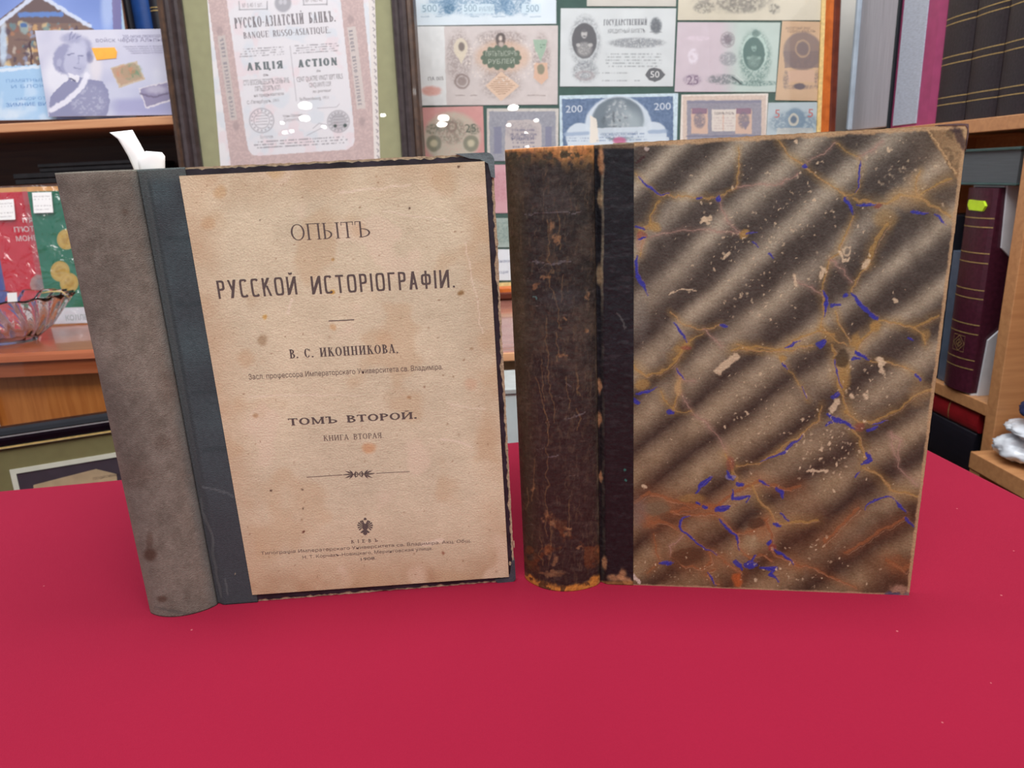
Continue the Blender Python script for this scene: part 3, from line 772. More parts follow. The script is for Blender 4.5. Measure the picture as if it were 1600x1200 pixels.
cv = Cv(frB, strip_grid(uS, HB, n=.0008, ns=70, nv=420), (25, 27, 32)); cv.warp(3, 9, 91); X, Y = cv.X, cv.Y
cv.noise(40, .03, 91, 3); cv.noise(3, .02, 93, 2)
cv.put(sm(fbm(X * .35, Y * 1.6, 7, 95), .58, .74), (58, 58, 62), .5)
cv.put(sm(Y, 520, 700), (30, 25, 25), .5)
hx = 940 + (Y - 228) * .0044
wob = 5 * (fbm(X * 0 + 3, Y, 30, 97) - .5) + 2 * (fbm(X * 0 + 9, Y, 8, 98) - .5)
dd = np.abs(X - hx - wob)
wear = np.clip(1.5 - 1.6 * sm(Y, 300, 620), .35, 1) * (.35 + .65 * sm(fbm(X * 0, Y, 26, 99), .35, .6))
cv.put((1 - sm(dd, .8, 3.4)) * wear, (128, 122, 100), .8)
for x, y, rx, ry in ((937, 604, 3.5, 12), (936, 655, 4, 12), (938, 310, 4, 14), (937, 430, 5, 16), (939, 745, 2.5, 8), (939, 250, 5, 22), (944, 880, 4, 10), (962, 903, 12, 6), (972, 898, 6, 9), (980, 908, 8, 5)):
    cv.ell(x, y, rx, ry, (188, 138, 96) if y > 500 or y < 260 else (160, 140, 106), .75, .45)
cv.put(1 - sm(Y - 229, 1, 5), (150, 124, 92), .6)
cv.put((1 - sm(912 - Y, 2, 6)), (170, 118, 66), .7)
for x, y in ((977, 735), (977, 750)): cv.ell(x, y, 2, 2, (50, 120, 110), .8, .4)
cv.line([(964, 490), (972, 500), (976, 512)], 3, (90, 90, 88), .6); cv.line([(945, 365), (975, 368)], 2, (60, 62, 70), .5); cv.line([(948, 370), (990, 366)], 3, (24, 22, 30), .5)
mb = MB(); mb.cv(cv, M_leather); o = solid(mb.build('leather_joint', bookB), .0012); o['label'] = 'near black leather strip with a tan rubbed hinge line'

# marbled board
M_marb = pigment('marbled_paper', rough=.55, bump=.3, bscale=700, grain=.07, gscale=1100, spec=.4)
cv = Cv(frB, grid(uS - .0005, WB, 0, HB, 400, 600, .0002), (120, 104, 82)); X, Y = cv.X, cv.Y
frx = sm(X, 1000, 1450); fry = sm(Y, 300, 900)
xb = (X - 970) * 1.536 + 14 * (fbm(X, Y, 90, 101) - .5); yb = (Y - 156) * 1.536 + 26 * (fbm(X, Y, 110, 102) - .5) + 9 * (fbm(X, Y, 30, 103) - .5)
CS = np.array([20, 160, 300, 440, 590, 715, 850, 965, 1080, 1195, 1320, 1456, 1590, 1730.])
SL = np.array([1.1, 1.08, 1.06, .97, .94, .87, .83, .79, .75, .70, .68, .68, .68, .68])
c_ = yb + .85 * (xb - 30)
for _ in range(12): c_ = .5 * c_ + .5 * (yb + np.interp(c_, CS, SL) * (xb - 30))
ph = np.interp(c_, CS, np.arange(len(CS)))
fr_ = ph - np.floor(ph)
tri = .5 - .5 * np.cos(2 * np.pi * fr_ ** .88)
tri = tri ** (1.7 - 1.05 * sm(Y - .25 * (X - 990), 330, 600) + .35 * sm(X, 1250, 1450))
big = fbm(X, Y, 150, 105)
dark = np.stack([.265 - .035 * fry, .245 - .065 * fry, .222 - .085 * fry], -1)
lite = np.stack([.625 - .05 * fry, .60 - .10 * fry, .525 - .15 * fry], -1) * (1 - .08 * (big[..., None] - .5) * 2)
amp = (.70 + .30 * sm(fbm(X, Y, 80, 107), .3, .6))
k = (tri * amp)[..., None]
cv.C = dark * (1 - k) + lite * k
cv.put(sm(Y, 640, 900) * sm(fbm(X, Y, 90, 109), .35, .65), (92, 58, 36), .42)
cv.put(sm(X, 1380, 1500) * (1 - sm(Y, 250, 420)), (150, 124, 92), .35)
cv.noise(12, .04, 111, 3); cv.noise(3, .035, 113, 2)
cv.warp(4, 12, 115)
def A_(l): return [(x / 2.963 + 980, y / 2.963 + 190) for x, y in l]
def B_(l): return [(x / 2.926 + 980, y / 2.926 + 540) for x, y in l]
OC = (164, 132, 74); OR = (142, 90, 54); BL_ = (48, 52, 150); PK = (166, 134, 120); TN = (176, 148, 104); RD = (130, 62, 56)
def vein(pts, w, c=OC, a=.8):
    w = w / 2.95
    cv.line(pts, w * 3 + 3, c, a * .42, soft=w * 3 + 5); cv.line(pts, max(w * .8, 1.3), c, a * .85)
    if w > 2.2: cv.line([(x + w * .6, y + w * .5) for x, y in pts], .9, (184, 146, 118), .5)
def blue(pts, w):
    w = w / 2.95; n = max(3, int(sum(math.dist(a, b) for a, b in zip(pts[:-1], pts[1:])) / 4)); seg = []
    L_ = [0]
    for a, b in zip(pts[:-1], pts[1:]): L_.append(L_[-1] + math.dist(a, b))
    P_ = [(float(np.interp(t, L_, [p[0] for p in pts])), float(np.interp(t, L_, [p[1] for p in pts]))) for t in np.linspace(0, L_[-1], n)]
    for i in range(n - 1):
        t = (i + .5) / (n - 1); k = .35 + .95 * math.sin(math.pi * min(1, t * 1.15)) ** .8
        cv.line([P_[i], P_[i + 1]], max(w * k * .95, .9), BL_, .82, soft=1.3)
    cv.line([(x + w * .55, y - w * .4) for x, y in pts], .8, (150, 120, 150), .45)
O1 = [([(40,240),(90,295),(150,335),(210,345),(300,345),(420,355),(500,305),(520,230),(515,120)],7),([(150,360),(130,400),(110,440),(100,480),(60,500)],13),
 ([(110,540),(190,510),(260,495),(380,505),(480,510),(545,520)],4),([(420,350),(435,410),(470,470),(530,520)],4),
 ([(700,90),(740,150),(800,190),(830,215),(900,270),(970,310),(1010,345)],10),([(970,100),(1020,140),(1075,165),(1080,230),(1080,290),(1060,330),(1010,345)],6),
 ([(830,190),(900,150),(970,100)],3),([(1075,165),(1130,140),(1180,95)],5),
 ([(1050,360),(1120,370),(1200,380),(1260,340),(1350,350),(1420,400),(1500,440)],16),([(1350,350),(1400,310),(1500,260)],14),([(1350,350),(1330,290),(1360,230)],8),
 ([(1050,440),(1010,520),(980,600),(940,640),(910,720),(900,800),(905,880),(895,960)],9),([(780,730),(850,770),(900,800)],4),([(1130,650),(1080,700),(1040,780)],9),
 ([(940,640),(1000,690),(1040,740)],5),([(1160,920),(1240,930),(1330,950),(1440,900)],13),([(1150,950),(1080,1010),(1060,1060)],16),
 ([(1330,950),(1370,980),(1380,1030)],12),([(1200,470),(1160,540),(1130,600),(1125,650)],18),([(500,300),(600,290),(700,290),(790,240)],3),
 ([(200,880),(240,920),(320,960),(400,950),(430,940)],7),([(275,1020),(240,1080),(215,1096)],12),([(275,1030),(310,1000),(350,980)],6),([(480,1060),(600,1040),(700,1060),(800,1000),(880,970),(960,980)],12),
 ([(960,880),(1000,970),(1040,1030)],10),([(905,950),(960,1000),(1010,1040)],10),([(350,960),(400,1000),(440,1040)],5),([(60,500),(70,560),(60,620)],10)]
for p, w in O1: vein(A_(p), w, OC if w > 5 else PK)
O2 = [([(30,90),(90,140),(160,120),(220,70),(270,0)],14),([(250,220),(280,280),(300,310),(370,360),(430,440),(460,500)],5),([(225,100),(235,140),(270,165),(310,160)],5),
 ([(150,210),(185,270),(230,305),(290,300)],6),([(700,50),(740,110),(790,180),(830,250)],6),([(500,0),(650,30),(750,20),(850,0)],9),([(940,0),(950,80),(960,160),(990,240),(1010,300)],14),
 ([(1110,65),(1200,75),(1290,110),(1340,150)],8),([(890,270),(870,340),(800,400),(740,440),(600,540),(500,550)],7),([(1000,300),(1060,350),(1120,350),(1240,290),(1330,220),(1400,200)],15),
 ([(1030,380),(1060,420),(1080,470),(1090,520)],14),([(1080,560),(1150,600),(1210,660),(1330,690)],14),([(1200,400),(1215,460),(1240,560),(1330,630)],5),([(1200,400),(1250,440),(1240,520)],4),
 ([(450,500),(470,540),(490,600),(520,640)],14),([(30,720),(100,670),(200,710),(300,730),(400,740),(480,680),(560,640),(600,620),(700,650),(740,660),(790,640)],20),
 ([(200,760),(260,750),(330,740),(400,750)],16),([(570,640),(600,710),(650,760),(680,810),(750,810),(870,800)],14),([(200,750),(230,770),(330,775),(400,765),(440,800),(500,860),(510,930),(560,970)],11),
 ([(240,830),(280,880),(340,920),(400,960),(440,980)],7),([(60,760),(100,800),(170,810),(220,830)],22),([(120,860),(130,930),(150,990),(90,1040)],6),([(630,800),(660,860),(650,920),(680,960),(780,1000)],18),
 ([(500,860),(560,850),(610,830),(640,790)],8),([(450,990),(520,1040),(500,1090)],18),([(200,960),(260,1010),(350,1020),(390,990),(370,950)],12),([(200,960),(200,920),(250,870)],4),([(780,1000),(870,1030),(940,1060),(1050,1110)],11),
 ([(1060,740),(1020,780),(900,900)],18),([(1270,790),(1150,850),(1000,950)],16),([(1190,980),(1260,1030),(1300,1000)],22),([(560,970),(620,960),(660,990)],14),([(400,1020),(360,1050),(420,1090)],8),([(210,300),(230,230),(240,150)],10)]
for p, w in O2: vein(B_(p), w, (OR if p[0][1] > 700 or p[-1][1] > 900 else OC) if w > 5 else PK)
for x, y, rx, ry, c, a in ((125,490,28,26,OC,.7),(540,520,22,20,OC,.8),(1290,360,90,50,TN,.35),(1200,450,60,40,OC,.4),(1150,950,26,24,OC,.8),(1060,1010,22,30,OC,.7),(1380,990,22,28,OC,.5),(930,1000,40,26,OC,.4),(60,560,20,40,PK,.5),(70,525,20,20,RD,.5),(1160,390,22,10,RD,.6),(1330,300,50,70,TN,.3)):
    p = A_([(x, y)])[0]; cv.ell(*p, rx / 2.95, ry / 2.95, c, a, .35)
for x, y, rx, ry, c, a in ((70,180,34,26,OC,.7),(235,190,15,40,TN,.8),(715,60,18,14,OC,.8),(990,130,30,80,OC,.75),(1340,220,50,60,TN,.4),(100,800,50,30,OR,.55),(470,540,20,30,RD,.45),(400,740,60,16,OR,.6),(610,840,36,50,OR,.4),(660,920,20,18,RD,.7),(500,1070,24,30,(180,90,40),.7),(560,850,30,20,OR,.4),(300,700,60,20,OC,.5),(1240,1000,50,40,OR,.35),(1060,370,24,20,RD,.5),(240,20,30,20,OC,.5),(270,10,20,12,RD,.5)):
    p = B_([(x, y)])[0]; cv.ell(*p, rx / 2.93, ry / 2.93, c, a, .35)
# islands left dark or light between the veins
for x, y, rx, ry, c in ((140,745,55,32,(112,96,72)),(590,815,40,26,(70,50,34)),(1030,850,0,0,OC),(270,965,70,38,(86,58,36)),(520,980,34,20,(120,100,80)),(470,600,20,14,(120,120,170)),(980,60,34,40,(60,50,34)),(720,360,0,0,OC)):
    if rx: p = B_([(x, y)])[0]; cv.ell(*p, rx / 2.93, ry / 2.93, c, .75, .2)
for p, w in (([(55,255),(95,300),(150,330),(195,340)],9),([(420,352),(422,370)],14),([(815,205),(832,210)],16),([(1075,180),(1080,240),(1072,300),(1055,325)],8),([(1010,350),(1030,400),(1048,432)],15),([(1060,385),(1110,390),(1150,378)],13),
             ([(1315,420),(1390,425)],13),([(1422,435),(1450,455),(1480,478)],9),([(905,780),(920,820),(910,900)],13),([(940,850),(985,850)],13),([(1008,803),(1016,800)],16),([(1040,790),(1080,850),(1130,890),(1160,920)],17),([(1130,895),(1155,910)],22),
             ([(212,925),(250,975),(275,1020)],10),([(430,943),(465,947)],12),([(730,1045),(800,1020)],9),([(890,1035),(915,1020)],26),([(45,490),(80,492)],10),([(62,540),(78,538)],12),([(44,620),(46,700),(75,770),(100,810)],12),([(580,560),(605,580)],8),([(655,615),(675,630)],8),([(1060,1070),(1110,1090)],20),([(550,520),(600,514)],5),([(320,350),(340,350)],9),([(1300,1000),(1320,1010)],10)):
    blue(A_(p), w)
for p, w in (([(40,215),(100,215),(140,190)],12),([(35,250),(52,262)],24),([(222,100),(245,140),(262,155)],6),([(192,302),(215,310)],14),([(715,80),(735,105)],7),([(800,190),(830,245)],5),([(945,60),(955,130),(985,190)],5),([(1045,25),(1080,50),(1105,60)],16),([(1030,60),(1060,65)],16),([(1315,135),(1342,158)],11),
             ([(800,410),(740,465),(660,510),(610,530)],10),([(940,240),(970,220)],14),([(920,320),(960,345)],16),([(950,330),(1000,360),(1040,380)],12),([(910,365),(935,350)],12),([(1105,385),(1140,370)],14),([(1120,360),(1190,345)],6),([(1100,490),(1110,525),(1070,545)],20),([(1040,600),(1060,580)],9),([(1090,750),(1130,700),(1200,685),(1225,705)],9),([(1230,710),(1275,770)],9),([(1275,790),(1305,825)],10),
             ([(455,570),(480,612)],12),([(505,628),(522,640)],18),([(385,600),(345,635),(312,680)],18),([(410,750),(440,745),(470,735)],22),([(480,660),(490,700),(560,690),(545,720)],12),([(600,620),(650,635)],10),([(690,655),(710,665),(703,705)],15),([(700,770),(735,800)],7),([(675,815),(700,825)],14),([(345,740),(360,745)],14),([(320,720),(332,730)],10),
             ([(285,780),(245,795),(240,830),(290,885),(350,925),(410,965)],9),([(420,795),(460,835),(500,870),(510,940)],9),([(150,1000),(215,995)],11),([(670,925),(720,965),(760,1000)],11),([(500,985),(520,1020)],20),([(540,1005),(590,1000)],24),([(605,1015),(680,1025),(650,1045),(690,1080)],16),([(590,960),(575,990)],10),([(370,1040),(410,1095)],7),([(640,905),(650,895)],16),([(885,10),(900,0)],18)):
    blue(B_(p), w)
# rubbed-off specks
cv.warp(3.2, 5, 121)
rnd = random.Random(77)
SP = (206, 188, 156)
def specks(n, cx, cy, sx, sy, r0, r1, a0=.4, a1=.9):
    for i in range(n):
        x = rnd.gauss(cx, sx); y = rnd.gauss(cy, sy); r = rnd.uniform(r0, r1)
        cv.ell(x, y, r, r * rnd.uniform(.6, 1.6), SP, rnd.uniform(a0, a1), .35)
specks(130, 1230, 350, 75, 55, .6, 2.0); specks(70, 1410, 270, 28, 22, .7, 2.2, .25, .6); specks(60, 1160, 430, 45, 50, .6, 1.8); specks(80, 1300, 700, 32, 28, .6, 2.4); specks(60, 1180, 640, 50, 40, .6, 1.6)
specks(260, 1210, 480, 120, 170, .4, 1.0, .3, .7); specks(50, 1340, 620, 40, 40, .6, 2.0); specks(130, 1220, 560, 130, 200, .4, 1.1); specks(50, 1270, 880, 60, 25, .6, 2); specks(60, 1050, 890, 60, 20, .4, 1.2)
for pts, w in (([(1122, 580), (1135, 568), (1150, 557)], 11), ([(1374, 563), (1378, 580)], 7), ([(1372, 562), (1380, 566)], 9), ([(1350, 418), (1356, 408)], 9), ([(1312, 392), (1318, 408), (1326, 404)], 4), ([(1262, 735), (1292, 736)], 4), ([(1330, 618), (1332, 620)], 7), ([(1352, 619), (1354, 621)], 7), ([(1006, 759), (1008, 761)], 6), ([(1165, 644), (1168, 646)], 5), ([(1096, 345), (1110, 340)], 6), ([(1240, 430), (1244, 446)], 4), ([(1398, 468), (1400, 472)], 6), ([(1388, 231), (1390, 236)], 5), ([(1288, 420), (1284, 418), (1290, 424)], 5), ([(1300, 640), (1308, 628)], 10), ([(1106, 348), (1100, 342)], 5), ([(1140, 395), (1130, 403)], 5), ([(1044, 460), (1060, 453), (1088, 454)], 2), ([(1284, 426), (1282, 434)], 6)):
    cv.line(pts, w, SP, .85)
cv.ell(1324, 393, 7, 8, SP, .8, .12, hole=.62)
# tan corner piece at the head, rubbed edges all round
cp = sm((X - 1448) - (Y - 205) * .62 + 3 * (fbm(X, Y, 10, 131) - .5), -1, 2)
cv.put(cp, (150, 122, 84), .75); cv.put(cp * sm(fbm(X, Y, 14, 133), .5, .62), (92, 76, 54), .6)
cv.line([(1445, 196), (1470, 232), (1494, 272)], 2.6, (190, 160, 116), .8)
uvx = (cv.P[..., 0] - uS) / .00036; uvr = (WB - cv.P[..., 0]) / .00036; vt = (HB - cv.P[..., 1]) / .00036; vb = cv.P[..., 1] / .00036
nz = 3.2 * (fbm(X, Y, 16, 135) - .5) + 2.4 * (fbm(X, Y, 5, 137) - .5)
cv.put(1 - sm(uvr + nz, 3, 6), (178, 150, 112), .85); cv.put(1 - sm(vt + nz * 1.4, 4, 8), (186, 156, 116), .85); cv.put(1 - sm(vb + nz, 1.5, 4), (178, 140, 112), .8)
cv.ell(1405, 921, 14, 7, (178, 140, 120), .7, .5); cv.ell(1395, 929, 12, 4, (74, 68, 96), .9, .4); cv.ell(1418, 930, 8, 4, (110, 96, 100), .8, .4)
cv.ell(1500, 215, 6, 22, (60, 44, 44), .75, .4, rot=-25); cv.ell(1495, 204, 10, 4, (52, 40, 44), .6, .4)
cv.ell(1004, 236, 10, 8, (84, 74, 66), .8, .3); cv.line([(996, 252), (1006, 245)], 4, (60, 36, 36), .8); cv.ell(1010, 232, 5, 3, (200, 190, 180), .8, .3); cv.ell(992, 560, 0.1, .1, SP, 0, .3)
cv.ell(997, 800, 14, 22, (110, 100, 96), .55, .6); cv.ell(1000, 500, 14, 30, (112, 112, 108), .35, .6)
cv.line([(988, 898), (994, 905), (1000, 911)], 4, (216, 200, 190), .8)
fc = MB(); fc.cv(cv, M_marb)
M_tanB = mat('worn_board_edge', (160, 132, 98), rough=.9, var=.18, scale=300, bump=.5, bscale=900)
fc.prism(jag(.006, WB + .0003, 0, HB + .0004, .0004, 9, rr=.0022), -.0038, .0, M_tanB)
o = fc.build('front_cover', bookB); o['label'] = 'marbled brown cover with blue and ochre veins'
guts(bookB, frB, chB, nrB, WB, HB, M_tanB)
# frayed bit of leather on the top corner
mb = MB(); mb.prism([(WB - .014, HB + .0003), (WB - .0012, HB - .0002), (WB + .0001, HB - .0022), (WB + .0004, HB - .013), (WB + .0008, HB - .004), (WB + .0002, HB + .0004), (WB - .004, HB + .0009), (WB - .014, HB + .0007)], -.0042, .0005, mat('frayed_leather', (92, 72, 72), rough=.7, var=.2, scale=300))
mb.build('leather_corner', bookB)

# ------------------------------------------------------------------ furniture behind the table
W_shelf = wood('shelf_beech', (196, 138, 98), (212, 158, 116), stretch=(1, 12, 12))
W_top = wood('sideboard_top_wood', (150, 78, 44), (166, 92, 56), rough=.28, stretch=(1, 12, 12), coat=.5)
W_front = wood('sideboard_front_wood', (178, 104, 44), (196, 122, 58), stretch=(14, 14, 1), rough=.45)
W_in = wood('shaded_inside_wood', (78, 42, 26), (96, 54, 34), stretch=(1, 12, 12), rough=.6)  # bookcase inside darker than the shelf, its lack of light put into the colour
W_right = wood('right_bookcase_beech', (182, 128, 84), (198, 144, 96), stretch=(14, 14, 1), rough=.45)
W_pink = wood('cabinet_top_wood', (146, 96, 84), (162, 110, 98), rough=.25, stretch=(1, 12, 12), coat=.5)

def moulding(mb, u0, u1, v0, v1, prof, mats):
    for i in range(len(prof) - 1):
        (d0, n0), (d1, n1) = prof[i], prof[i + 1]
        mt = mats[i] if isinstance(mats, (list, tuple)) else mats
        for (a, b) in (((u0, v0), (u1, v0)), ((u1, v0), (u1, v1)), ((u1, v1), (u0, v1)), ((u0, v1), (u0, v0))):
            def ins(p, d): return (p[0] + (d if p[0] == u0 else -d), p[1] + (d if p[1] == v0 else -d))
            p, q, r, s = ins(a, d0), ins(b, d0), ins(b, d1), ins(a, d1)
            mb.add([(p[0], p[1], n0), (q[0], q[1], n0), (r[0], r[1], n1), (s[0], s[1], n1)], [[0, 1, 2, 3]], mt)

# left sideboard (low) and bookcase above it
YF = on_z(75, 550, ZC)[1]
zb = on_z(75, 550, ZC)[2]
th = ZC - on_y(75, 587, YF)[2]
sb = thing('sideboard', 'orange-brown wooden sideboard with moulded top edge behind the table at left', 'sideboard', loc=(-.85, 1.3, 0))
def bx(root, name, x0, x1, y0, y1, z0, z1, mt, bevel=.0015):
    o = np.array(root.location)
    mb = MB(); mb.box(x0 - o[0], x1 - o[0], y0 - o[1], y1 - o[1], z0 - o[2], z1 - o[2], mt); return mb.build(name, root, bevel=bevel)
o = np.array(sb.location); mb = MB()
mb.prism([(YF - .004 - o[1], ZC - .012), (YF - .001 - o[1], ZC - .004), (YF + .004 - o[1], ZC), (1.54 - o[1], ZC), (1.54 - o[1], ZC - th), (YF + .002 - o[1], ZC - th), (YF + .002 - o[1], ZC - .0125)], -1.5 - o[0], -.262 - o[0], W_top, axis=0)
mb.build('worktop', sb)
bx(sb, 'body', -1.54, -.27, YF + .03, 1.535, 0, ZC - th, W_front, .002)
bx(sb, 'plinth', -1.54, -.27, YF + .022, YF + .03, 0, .08, W_front, .001)
bc = thing('bookcase', 'open wooden bookcase above the sideboard with one pale shelf and dark inside', 'bookcase', loc=(-.85, 1.38, ZC))
zs1 = on_y(270, 180.5, 1.285)[2]; zs0 = on_y(270, 194.5, 1.285)[2]
bx(bc, 'shelf', -1.46, -.282, 1.285, 1.528, zs0, zs1, W_shelf)
zm = on_y(100, 286, 1.325)[2]
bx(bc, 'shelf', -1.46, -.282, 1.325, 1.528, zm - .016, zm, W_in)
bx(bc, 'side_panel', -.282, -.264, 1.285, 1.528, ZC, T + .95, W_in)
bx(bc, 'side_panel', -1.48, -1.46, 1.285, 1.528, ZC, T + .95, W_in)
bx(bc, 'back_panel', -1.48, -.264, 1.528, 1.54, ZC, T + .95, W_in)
bx(bc, 'shelf', -1.46, -.282, 1.287, 1.528, T + .93, T + .95, W_shelf)
# flat black cases in the gap
M_case = mat('black_case_plastic', (30, 27, 30), rough=.3, var=.2)
def flatcase(px0, px1, y0, z0, z1, label):
    x0 = on_y(px0, 260, y0)[0]; x1 = on_y(px1, 260, y0)[0]
    t = thing('flat_case', label, 'case', loc=((x0 + x1) / 2, y0, z0), group=None); w = (x1 - x0) / 2; h = z1 - z0
    mb = MB(); mb.box(-w, w, 0, .15, 0, h * .48, M_case); mb.build('case_base', t, bevel=.0015)
    mb = MB(); mb.box(-w - .001, w + .001, -.001, .151, h * .52, h, M_case); mb.build('lid', t, bevel=.0015)
za = on_y(100, 268, 1.33)[2]; zb2 = on_y(140, 252, 1.34)[2]
flatcase(18, 212, 1.33, zm + .0004, za, 'lower of two flat black cases lying in the dark gap above the red folder')
flatcase(60, 216, 1.34, za + .0004, zb2, 'upper of two flat black cases stacked in the dark shelf gap')

# middle cabinet under the framed banknotes
YM = on_z(800, 549, ZC)[1]
mc = thing('low_cabinet', 'low cabinet with reddish wooden top carrying the framed banknotes, seen between the books', 'cabinet', loc=(.15, 1.25, 0))
bx(mc, 'worktop', -.25, .52, YM, 1.54, ZC - .013, ZC, W_pink, .003)
bx(mc, 'top_edge', -.25, .52, YM - .004, YM, ZC - .012, ZC - .001, W_shelf, .001)
bx(mc, 'body', -.245, .515, YM + .012, 1.535, 0, ZC - .013, wood('cabinet_front_wood', (150, 118, 92), (168, 136, 110), stretch=(14, 14, 1)), .002)
p = on_y(800, 607, .80)
bxo = thing('plastic_box', 'pale blue box standing behind the table, glimpsed between the two old books', 'box', loc=(p[0], .84, 0))
M_pale = mat('pale_blue_plastic', (206, 224, 228), rough=.4, var=.02)
bx(bxo, 'box_body', p[0] - .16, p[0] + .16, .80, YM - .02, 0, p[2] - .006, M_pale, .004)
bx(bxo, 'lid', p[0] - .163, p[0] + .163, .797, YM - .018, p[2] - .006, p[2], mat('grey_box_lid', (170, 178, 178), rough=.4), .001)

GLASS = clear('picture_glass', 0.0, boost=1.0)
def fitrect(fr, c, n):
    q = [fr.loc(x, y, n) for x, y in c]
    cen = sum(q) / 4
    w = (np.hypot(*(q[1] - q[0])) + np.hypot(*(q[2] - q[3]))) / 2
    h = (np.hypot(*(q[0] - q[3])) + np.hypot(*(q[1] - q[2]))) / 2
    if w > h * .35: d = (q[1] - q[0]) + (q[2] - q[3])
    else: e = (q[0] - q[3]) + (q[1] - q[2]); d = np.array([e[1], -e[0]])
    d = d / np.hypot(*d); e = np.array([-d[1], d[0]])
    return cen, d, e, w, h
def rectgrid(R, n, nu, nv):
    cen, d, e, w, h = R
    a, b = np.meshgrid(np.linspace(-.5, .5, nu), np.linspace(-.5, .5, nv))
    P = cen + (a * w)[..., None] * d + (b * h)[..., None] * e
    return np.concatenate([P, np.full(P.shape[:2] + (1,), n)], -1)
M_print = pigment('printed_paper', rough=.6, grain=.03, gscale=900)
M_pedge = mat('paper_edge', (226, 222, 210))
def sheet(fr, c, n, base, res=1.0, thick=.0006):
    R = c if isinstance(c, tuple) else fitrect(fr, c, n)
    k = 1200 / 1.3 * res
    cv = Cv(fr, rectgrid(R, n, max(12, int(R[3] * k)), max(12, int(R[4] * k))), base)
    mb = MB(); cen, d, e, w, h = R
    q = [cen + d * sx * w / 2 + e * sy * h / 2 for sx, sy in ((-1, -1), (1, -1), (1, 1), (-1, 1))]
    mb.prism([tuple(a) for a in q], n - thick, n - .00005, M_pedge)
    return cv, mb
def T2(mb, fr, n, body, p0, p1, h, mt, S=None):
    """lettering on a background sheet: photo baseline points, height in photo pixels"""
    a, b = fr.loc(*p0, n), fr.loc(*p1, n); k = np.hypot(*(b - a)) / math.hypot(p1[0] - p0[0], p1[1] - p0[1])
    if S is None: put_text(mb, body, a, b, h * k, n, mt)
    else: put_type(mb, body, a, b, h * k, n, mt, S)

# ------------------------------------------------------------------ framed share certificate
F1 = Fr((-.365, 1.21, ZC), -6, 4)
uL = (F1.loc(247, 0)[0] + F1.loc(289.5, 256)[0]) / 2; uR = (F1.loc(641, 0, .02)[0] + F1.loc(661, 236, .02)[0]) / 2
print('F1', uL, uR, F1.loc(247, 0), F1.loc(289.5, 256), 'F1 y', F1.world([[uR, 0, 0]]), F1.world([[uL, .55, -.01]]))
cf = thing('framed_certificate', 'share certificate in dark wooden frame with green mat, behind the left book', 'framed picture', F1)
W_f1a = wood('dark_frame_wood', (48, 38, 38), (64, 54, 56), stretch=(8, 8, 8), rough=.35)
W_f1b = wood('brown_frame_wood', (56, 40, 32), (80, 58, 44), stretch=(8, 8, 8), rough=.4)
mb = MB()
moulding(mb, uL, uR, 0, .60, [(0, -.008), (0, .012), (.003, .018), (.008, .019), (.011, .015), (.016, .018), (.021, .017), (.024, .011), (.028, .013), (.033, .012), (.036, .006), (.036, .001)],
         [W_f1b, W_f1b, W_f1b, W_f1b, W_f1a, W_f1a, W_f1a, W_f1a, W_f1a, W_f1a, W_f1a])
mb.box(uL + .002, uR - .002, .002, .598, -.008, -.004, W_f1b)
mb.build('frame', cf)
mb = MB(); mb.box(uL + .03, uR - .03, .03, .57, -.003, .0, mat('olive_mat_board', (150, 149, 112), rough=.85, var=.03)); mb.build('mat_board', cf)
mb = MB(); mb.box(uL + .0355, uR - .0355, .0355, .5645, .0045, .0060, GLASS); mb.build('glass_pane', cf)
def c4(x, y): return (x / 3.636 + 240, y / 3.636)
cc = [(308, -60), (559, -62), (600, 282), (357, 286)]
cv, mb = sheet(F1, cc, .0012, (226, 224, 226), 1.2)
cv.poly([c4(298, -250), c4(1172, -250), c4(1190, 0), c4(1280, 890), c4(1300, 1050), c4(450, 1050), c4(438, 930), c4(310, 0)], (190, 168, 166))
k = fbm(cv.X, cv.Y, 2.2, 200, 2); ink_zone = (np.abs(cv.C[..., 0] - 186 / 255) < .02)
cv.put(ink_zone * sm(k, .5, .62), (206, 184, 180), .7)
cv.poly([c4(396, -240), c4(1050, -240), c4(1062, 0), c4(1128, 620), c4(1143, 790), c4(1135, 825), c4(1100, 850), c4(600, 885), c4(560, 880), c4(538, 850), c4(525, 780), c4(415, 0)], (222, 220, 224))
cv.put(sm(fbm(cv.X, cv.Y, 26, 204), .55, .7) * (cv.C[..., 0] > .84), (206, 214, 222), .6)
cv.put(sm(fbm(cv.X, cv.Y, 22, 206), .58, .7) * (cv.C[..., 0] > .8), (226, 208, 212), .6)
cv.poly([c4(362, 205), c4(405, 200), c4(475, 680), c4(434, 685)], (196, 186, 182)); cv.poly([c4(1100, 155), c4(1148, 150), c4(1205, 615), c4(1155, 620)], (204, 194, 190))
for p in (c4(468, 715), c4(1120, 110), c4(375, 175), c4(1185, 690)): cv.ell(*p, 5, 7, (156, 140, 140), .5, .4)
G1 = (138, 134, 140)
a, b = c4(775, 262), c4(812, 575); cv.line([a, b], .9, G1, .6)
for (x0, y0, x1, y1, n_) in ((480, 275, 755, 330, 4), (790, 255, 1055, 310, 4), (565, 800, 1105, 850, 3)):
    p, q = c4(x0, y0), c4(x1, y1); cv.rows(p[0], q[0], p[1], q[1], n_, (130, 126, 132), .7, -.06, int(x0))
